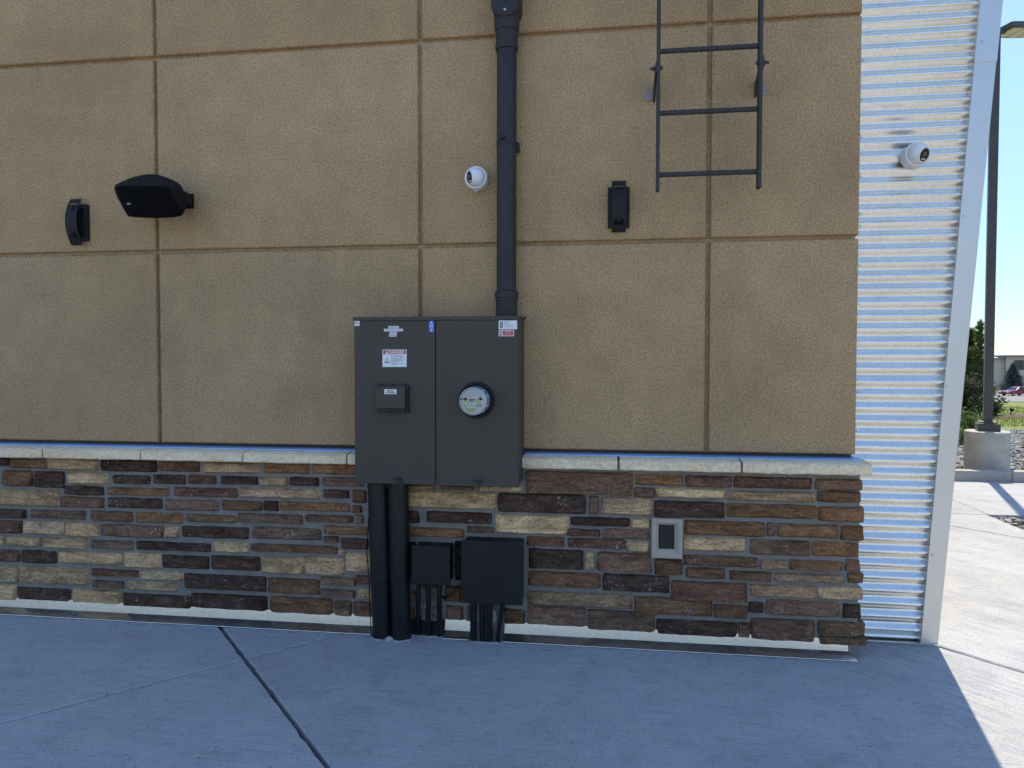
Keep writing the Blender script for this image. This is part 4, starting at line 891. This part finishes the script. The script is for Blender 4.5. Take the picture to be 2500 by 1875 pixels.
# ------------------------------------------------------------------ street lamp
PXc, PYc = 4.835, 6.125
pier = MB(); rs = random.Random(3); n = 40; vs = []
zz = [.0, .06, .13, .135, .142, .24, .25, .256, .36, .37, .375, .47, .478, .55, .575, .585]
for i, z in enumerate(zz):
    r0 = .250+(.003 if i % 4 in (1, 2) else 0)-(.012 if z > .58 else 0)
    vs += [(PXc-.002+(r0+.002*noise.noise(Vector((k*.5, z*9, 1))))*math.cos(2*math.pi*k/n), PYc+(r0+.002*noise.noise(Vector((k*.5, z*9, 4))))*math.sin(2*math.pi*k/n), z) for k in range(n)]
fs = [(j*n+i, j*n+(i+1) % n, (j+1)*n+(i+1) % n, (j+1)*n+i) for j in range(len(zz)-1) for i in range(n)]+[tuple(range((len(zz)-1)*n, len(zz)*n))]
tag(pier.add(vs, fs).build('concrete_pier', 'concrete_pier', smooth=40, loc=(PXc, PYc, 0)), 'round concrete pier under the lamp post', 'pier')
lp = thing('street_lamp', 'tall square bronze lamp post on a round concrete pier', 'street lamp', (PXc, PYc, .585))
rot = Matrix.Rotation(R(-17), 3, 'Z')
MB().obox((PXc, PYc, .635), (.245, .245, .10), rot).build('base_cover', 'pole_bronze', lp, bevel=.006)
MB().obox((PXc, PYc, .695), (.205, .205, .022), rot).build('base_collar', 'pole_bronze', lp, bevel=.006)
MB().obox((PXc, PYc, 3.17), (.098, .098, 4.96), rot).build('pole', 'pole_bronze', lp, bevel=.006)
MB().obox((PXc-.056, PYc-.02, 1.02), (.02, .05, .10), rot).build('hand_hole', 'pole_bronze', lp, bevel=.004)
MB().obox((PXc+.05, PYc+.04, 5.66), (.16, .06, .05), rot).build('arm', 'pole_bronze', lp)
tilt = Matrix.Rotation(R(20), 3, 'Z') @ Matrix.Rotation(R(-6), 3, 'Y')
hd_ = MB().obox((PXc+.36, PYc+.14, 5.715), (.62, .34, .07), tilt).build('lamp_head', 'pole_bronze', lp, bevel=.01)
for k in (-1, 0, 1): MB().obox(Vector((PXc+.36, PYc+.14, 5.715))+tilt @ Vector((.18*k, 0, -.037)), (.16, .27, .006), tilt).build('led_panel', 'led_white', hd_)
# ------------------------------------------------------------------ planting
def needle_tuft(m, p, d, ln, k, w, rs, spread=1.0):
    for _ in range(k):
        a = Vector((rs.gauss(0, 1), rs.gauss(0, 1), rs.gauss(0, 1))).normalized(); q = (d+a*spread).normalized()*ln*rs.uniform(.7, 1.1)
        s_ = q.cross(Vector((rs.gauss(0, 1), rs.gauss(0, 1), rs.gauss(0, 1)))).normalized()*w; m.add([p-s_, p+s_, p+q], [(0, 1, 2)])
def conifer(name, label, base, H, Rm, seed, mat, nb, tufts, per, ln, w, shape, upw, group=None, cat='tree'):
    t_ = thing(name, label, cat, base, group); rs = random.Random(seed); b = Vector(base)
    tr = MB(); tr.tube([b+Vector((0, 0, -.1)), b+Vector((.02*H*.3, 0, H*.35)), b+Vector((0, 0, H*.7)), b+Vector((0, 0, H*.97))], [H*.028, H*.022, H*.013, H*.004], 8)
    cr = MB()
    for i in range(nb):
        f = (i+rs.random())/nb; z = H*(.05+.9*f); L = Rm*shape(f)*rs.uniform(.7, 1.1); az = i*2.4+rs.uniform(-.4, .4)
        d = Vector((math.cos(az), math.sin(az), upw*(.4+f))).normalized(); p0 = b+Vector((0, 0, z)); 
        tr.tube([p0, p0+d*L*.55+Vector((0, 0, -.02*L)), p0+d*L], [H*.008*(1-f*.6), H*.005*(1-f*.6), H*.002], 5)
        for k in range(tufts):
            g_ = (k+1)/tufts; p = p0+d*L*(.25+.75*g_)+Vector((rs.gauss(0, 1), rs.gauss(0, 1), rs.gauss(0, 1)))*L*.11
            dd = (d+Vector((rs.gauss(0, .4), rs.gauss(0, .4), rs.uniform(.1, .8)))).normalized(); needle_tuft(cr, p, dd, ln, per, w, rs, .75)
    for k in range(8): needle_tuft(cr, b+Vector((rs.gauss(0, .03), rs.gauss(0, .03), H*(.9+.012*k))), Vector((0, 0, 1)), ln, per, w, rs, .8)
    tr.build('trunk', 'bark', t_, smooth=60); cr.build('crown', mat, t_, fix=False)
conifer('pine_tree', 'young dark green pine behind the lamp post', (10.6, 19.0, gz(19)+.05), 2.6, .95, 5, 'pine_needles', 105, 9, 26, .15, .0075, lambda f: (1.05-.85*f)*(.75+.25*math.sin(f*23)), .9)
conifer('pine_tree', 'pine sapling with a tufted leader left of the lamp post', (10.62, 18.4, gz(18.4)+.05), 2.78, .48, 9, 'pine_needles', 46, 6, 26, .15, .0075, lambda f: (.95-.75*f) if f < .82 else .22, 1.1)
conifer('spruce_tree', 'small blue-green spruce in front of the far house', (72.5, 135.3, gz(135.3)), 5.3, 2.05, 6, 'spruce_needles', 130, 9, 14, .45, .035, lambda f: 1.02-.97*f, .25)
def bush(name, label, base, rx, rz, n, mat, ls, seed, stems=14, group=None):
    t_ = thing(name, label, 'shrub', base, group); rs = random.Random(seed); b = Vector(base); st = MB(); lf = MB()
    for i in range(stems):
        az = rs.random()*6.28; sp = rs.random()**.6; tip = b+Vector((math.cos(az)*rx*sp, math.sin(az)*rx*sp, rz*rs.uniform(.55, 1.0)*(1.1-.45*sp)))
        md = b.lerp(tip, .5)+Vector((0, 0, rz*.08)); st.tube([b+Vector((rs.uniform(-.05, .05), rs.uniform(-.05, .05), -.03)), md, tip], [.012, .008, .003], 5)
        for k in range(n//stems):
            f = .2+.8*rs.random()**.7; p = b.lerp(md, f*2) if f < .5 else md.lerp(tip, f*2-1); p = p+Vector((rs.gauss(0, 1), rs.gauss(0, 1), rs.gauss(0, 1)))*rx*.10
            d = Vector((rs.gauss(0, 1), rs.gauss(0, 1), rs.uniform(-.2, 1.2))).normalized(); l = ls*rs.uniform(.6, 1.2); s_ = d.cross(Vector((rs.gauss(0, 1), rs.gauss(0, 1), rs.gauss(0, 1)))).normalized()*l*.24
            u_ = d.cross(s_).normalized()*l*.10; lf.add([p, p+d*l*.5+s_+u_, p+d*l, p+d*l*.5-s_+u_], [(0, 1, 2), (0, 2, 3)])
    st.build('stems', 'bark', t_, smooth=60); lf.build('foliage', mat, t_, fix=False)
bush('leafy_shrub', 'light green leafy shrub in the gravel behind the pier', (6.35, 9.75, .05), .34, .72, 1500, 'shrub_leaves', .055, 3, 20)
bush('leafy_shrub', 'low ragged shrub at the edge of the gravel left of the pier', (6.02, 9.25, .05), .22, .34, 600, 'shrub_leaves', .05, 14, 14)
bush('dark_shrub', 'dense dark spreading shrub at the foot of the pine', (9.95, 17.6, gz(17.6)+.05), .85, 1.15, 5200, 'dark_leaves', .11, 8, 40)
bush('dark_shrub', 'dark rounded shrub right of the pine trunk', (10.9, 18.3, gz(18.3)+.05), .34, .55, 1500, 'pine_needles', .10, 18, 30)
t_ = thing('sapling', 'thin yellow-leaved sapling on the far edge of the lawn', 'tree', (23.62, 39.9, gz(39.9)+.05)); bz = gz(39.9)
MB().tube([(23.62, 39.9, bz), (23.63, 39.9, bz+.9), (23.60, 39.9, bz+2.2)], [.02, .016, .006], 6).build('trunk', 'bark', t_)
m = MB(); rs = random.Random(2)
for _ in range(380):
    z = rs.uniform(.75, 2.4); r_ = .30*math.sin((z-.6)/1.9*math.pi)**.5; a = rs.random()*6.28; q = rs.random()**.5*r_; p = Vector((23.62+q*math.cos(a), 39.9+q*math.sin(a), bz+z))
    d = Vector((rs.gauss(0, 1), rs.gauss(0, 1), rs.gauss(0, 1))).normalized()*.07; s_ = d.cross(Vector((rs.gauss(0, 1), rs.gauss(0, 1), rs.gauss(0, 1)))).normalized()*.035; m.add([p-d, p+s_, p+d, p-s_], [(0, 1, 2, 3)])
m.build('crown', 'yellow_leaves', t_, fix=False)
t_ = thing('garden_light', 'short black garden light stake on the lawn', 'garden light', (11.3, 18.1, gz(18.1)+.05)); bz = gz(18.1)+.05
MB().tube([(11.32, 18.1, bz-.02), (11.33, 18.08, bz+.20)], .014, 8).build('stake', 'black_plastic', t_); MB().obox((11.34, 18.06, bz+.24), (.07, .09, .08), Matrix.Rotation(.5, 3, 'X')).build('lamp', 'black_plastic', t_, bevel=.006)
# ------------------------------------------------------------------ far house
hz = gz(160)
hs = thing('house', 'cream two-storey house with low grey hip roof beyond the road', 'house', (90, 160, hz))
MB().box(83.2, 104, 159.2, 176, hz-.2, 3.0).build('wall', 'house_wall', hs); MB().box(78.6, 83.3, 159.9, 172, hz-.2, 2.5).build('wall', 'house_wall', hs)
MB().box(83.15, 104.05, 159.12, 159.25, hz-.2, -1.6).build('stone_base', 'house_stone', hs)
def hip(x0, x1, y0, y1, z0, z1, ins, nm='roof'):
    m = MB(); m.add([(x0, y0, z0), (x1, y0, z0), (x1, y1, z0), (x0, y1, z0), (x0, y0, z0+.25), (x1, y0, z0+.25), (x1, y1, z0+.25), (x0, y1, z0+.25), (x0+ins, (y0+y1)/2, z1), (x1-ins, (y0+y1)/2, z1)],
                    [(3, 2, 1, 0), (0, 1, 5, 4), (1, 2, 6, 5), (2, 3, 7, 6), (3, 0, 4, 7), (4, 5, 9, 8), (6, 7, 8, 9), (5, 6, 9), (7, 4, 8)]); return m.build(nm, 'house_roof', hs)
r1 = hip(82.4, 105, 158.4, 177, 2.95, 5.1, 8); hip(77.9, 83.6, 159.2, 173, 2.4, 3.5, 2.4)
for k in range(34):
    x = 82.8+.66*k; MB().box(x-.03, x+.03, 158.41, 158.46, 3.0, 3.24).build('roof_seam', 'house_trim', r1)
def hwin(x0, x1, z0, z1, y=159.2):
    w_ = MB().box(x0-.12, x1+.12, y-.10, y+.05, z0-.12, z1+.12).build('window', 'house_trim', hs); MB().box(x0, x1, y-.12, y-.09, z0, z1).build('pane', 'house_glass', w_)
hwin(85.2, 86.9, .2, 2.05); hwin(89.0, 90.4, .4, 1.9); hwin(92.5, 94.0, .4, 1.9); hwin(85.0, 86.6, -3.2, -1.4); hwin(89.0, 91.0, -3.2, -1.4); hwin(79.9, 81.2, .5, 1.7, 159.9); hwin(79.7, 81.4, -2.7, -1.2, 159.9)
MB().box(83.25, 83.42, 159.05, 159.2, hz, 2.9).build('downpipe', 'house_trim', hs)
hs2 = thing('house', 'long low cream house half hidden by the far spruce', 'house', (68, 170, gz(170)))
MB().box(62, 76.5, 170, 182, gz(170)-.2, .9).build('wall', 'house_wall', hs2); m = MB()
m.add([(61.4, 169.3, .85), (77.2, 169.3, .85), (77.2, 182.7, .85), (61.4, 182.7, .85), (65, 176, 2.2), (73.5, 176, 2.2)], [(3, 2, 1, 0), (0, 1, 5, 4), (1, 2, 5), (2, 3, 4, 5), (3, 0, 4)]); m.build('roof', 'house_roof', hs2)
for x in (64, 68, 72.5):
    w_ = MB().box(x, x+1.5, 169.9, 170.05, -2.2, -.6).build('window', 'house_trim', hs2); MB().box(x+.1, x+1.4, 169.88, 169.92, -2.1, -.7).build('pane', 'house_glass', w_)
# ------------------------------------------------------------------ car
cz0 = gz(116)+.06
cr_ = thing('parked_car', 'dark red sedan parked on the road in front of the far house', 'car', (62.95, 116.02, cz0))
hv = Vector((-.95, -.31, 0)).normalized(); sv = Vector((-hv.y, hv.x, 0)); co = Vector((62.95, 116.02, cz0))
def cp(f, s, z): return co+hv*f+sv*s+Vector((0, 0, z))
prof = [(2.28, .30), (2.32, .50), (2.22, .68), (1.5, .80), (.95, .88), (.30, 1.30), (-.15, 1.41), (-.75, 1.40), (-1.35, 1.15), (-1.75, .98), (-2.25, .92), (-2.33, .60), (-2.28, .30)]
m = MB(); n = len(prof); secs = [(-.90, .93, .0), (-.86, 1, .0), (-.60, 1, .03), (.60, 1, .03), (.86, 1, .0), (.90, .93, .0)]; vs = []
for s, k, dz in secs:
    for f, z in prof:
        t = max(0, (z-.9)/.5); vs.append(cp(f*k, s*(1-.22*t), z+dz*(z > .7)))
fs = [(a*n+i, a*n+(i+1) % n, (a+1)*n+(i+1) % n, (a+1)*n+i) for a in range(len(secs)-1) for i in range(n)]+[tuple(range(n)), tuple(range((len(secs)-1)*n, len(secs)*n))]
bo = m.add(vs, fs).build('body', 'car_paint', cr_, smooth=35)
for sg in (-1, 1):
    def win(pts, nm): MB().add([cp(f, sg*(.905*(1-.22*max(0, (z-.9)/.5))+.006), z) for f, z in pts], [tuple(range(len(pts)))]).build(nm, 'car_glass', cr_)
    win([(.82, .93), (.30, 1.24), (-.12, 1.34), (-.18, .94)], 'side_window'); win([(-.24, .94), (-.22, 1.34), (-.74, 1.33), (-1.22, 1.12), (-1.35, .98)], 'side_window')
    MB().add([cp(f, sg*s, z) for f, s, z in ((2.31, .85, .56), (2.31, .50, .56), (2.25, .50, .68), (2.22, .85, .68))], [(0, 1, 2, 3)]).build('headlight', 'car_lamp', cr_)
    for f in (1.38, -1.38):
        ty = MB().lathe([(-.10, .25), (-.10, .33), (.10, .33), (.10, .25)], cp(f, sg*.82, .33), sv*sg, 20).build('wheel', 'tyre', cr_, smooth=40)
        MB().lathe([(.10, .23), (.105, .21), (.09, .05)], cp(f, sg*.82, .33), sv*sg, 12).build('rim', 'rim', ty)
MB().add([cp(.93, -.74, .93), cp(.93, .74, .93), cp(.33, .66, 1.315), cp(.33, -.66, 1.315)], [(0, 1, 2, 3)]).build('windscreen', 'car_glass', cr_)
MB().add([cp(-1.33, -.70, 1.20), cp(-1.33, .70, 1.20), cp(-.78, .66, 1.44), cp(-.78, -.66, 1.44)], [(0, 1, 2, 3)]).build('rear_window', 'car_glass', cr_)

# ------------------------------------------------------------------ grit swept against the wall and about the slabs
rs = random.Random(77); m = MB()
for _ in range(260):
    if rs.random() < .72: x, y = rs.uniform(-3.6, 1.2), -.118-abs(rs.gauss(0, .03))
    else: x, y = rs.uniform(-3, 2.6), rs.uniform(-1.6, .1)
    if y > -.117 and x < 1.2: continue
    k = rs.uniform(.001, .0032); m.ball((x, y, k*.4), k, 5, 3, (rs.uniform(.8, 1.8), 1, .7), .5, rs)
tag(m.build('grit', 'soil', fix=False), 'dark specks of grit scattered on the pavement', 'grit', kind='stuff')
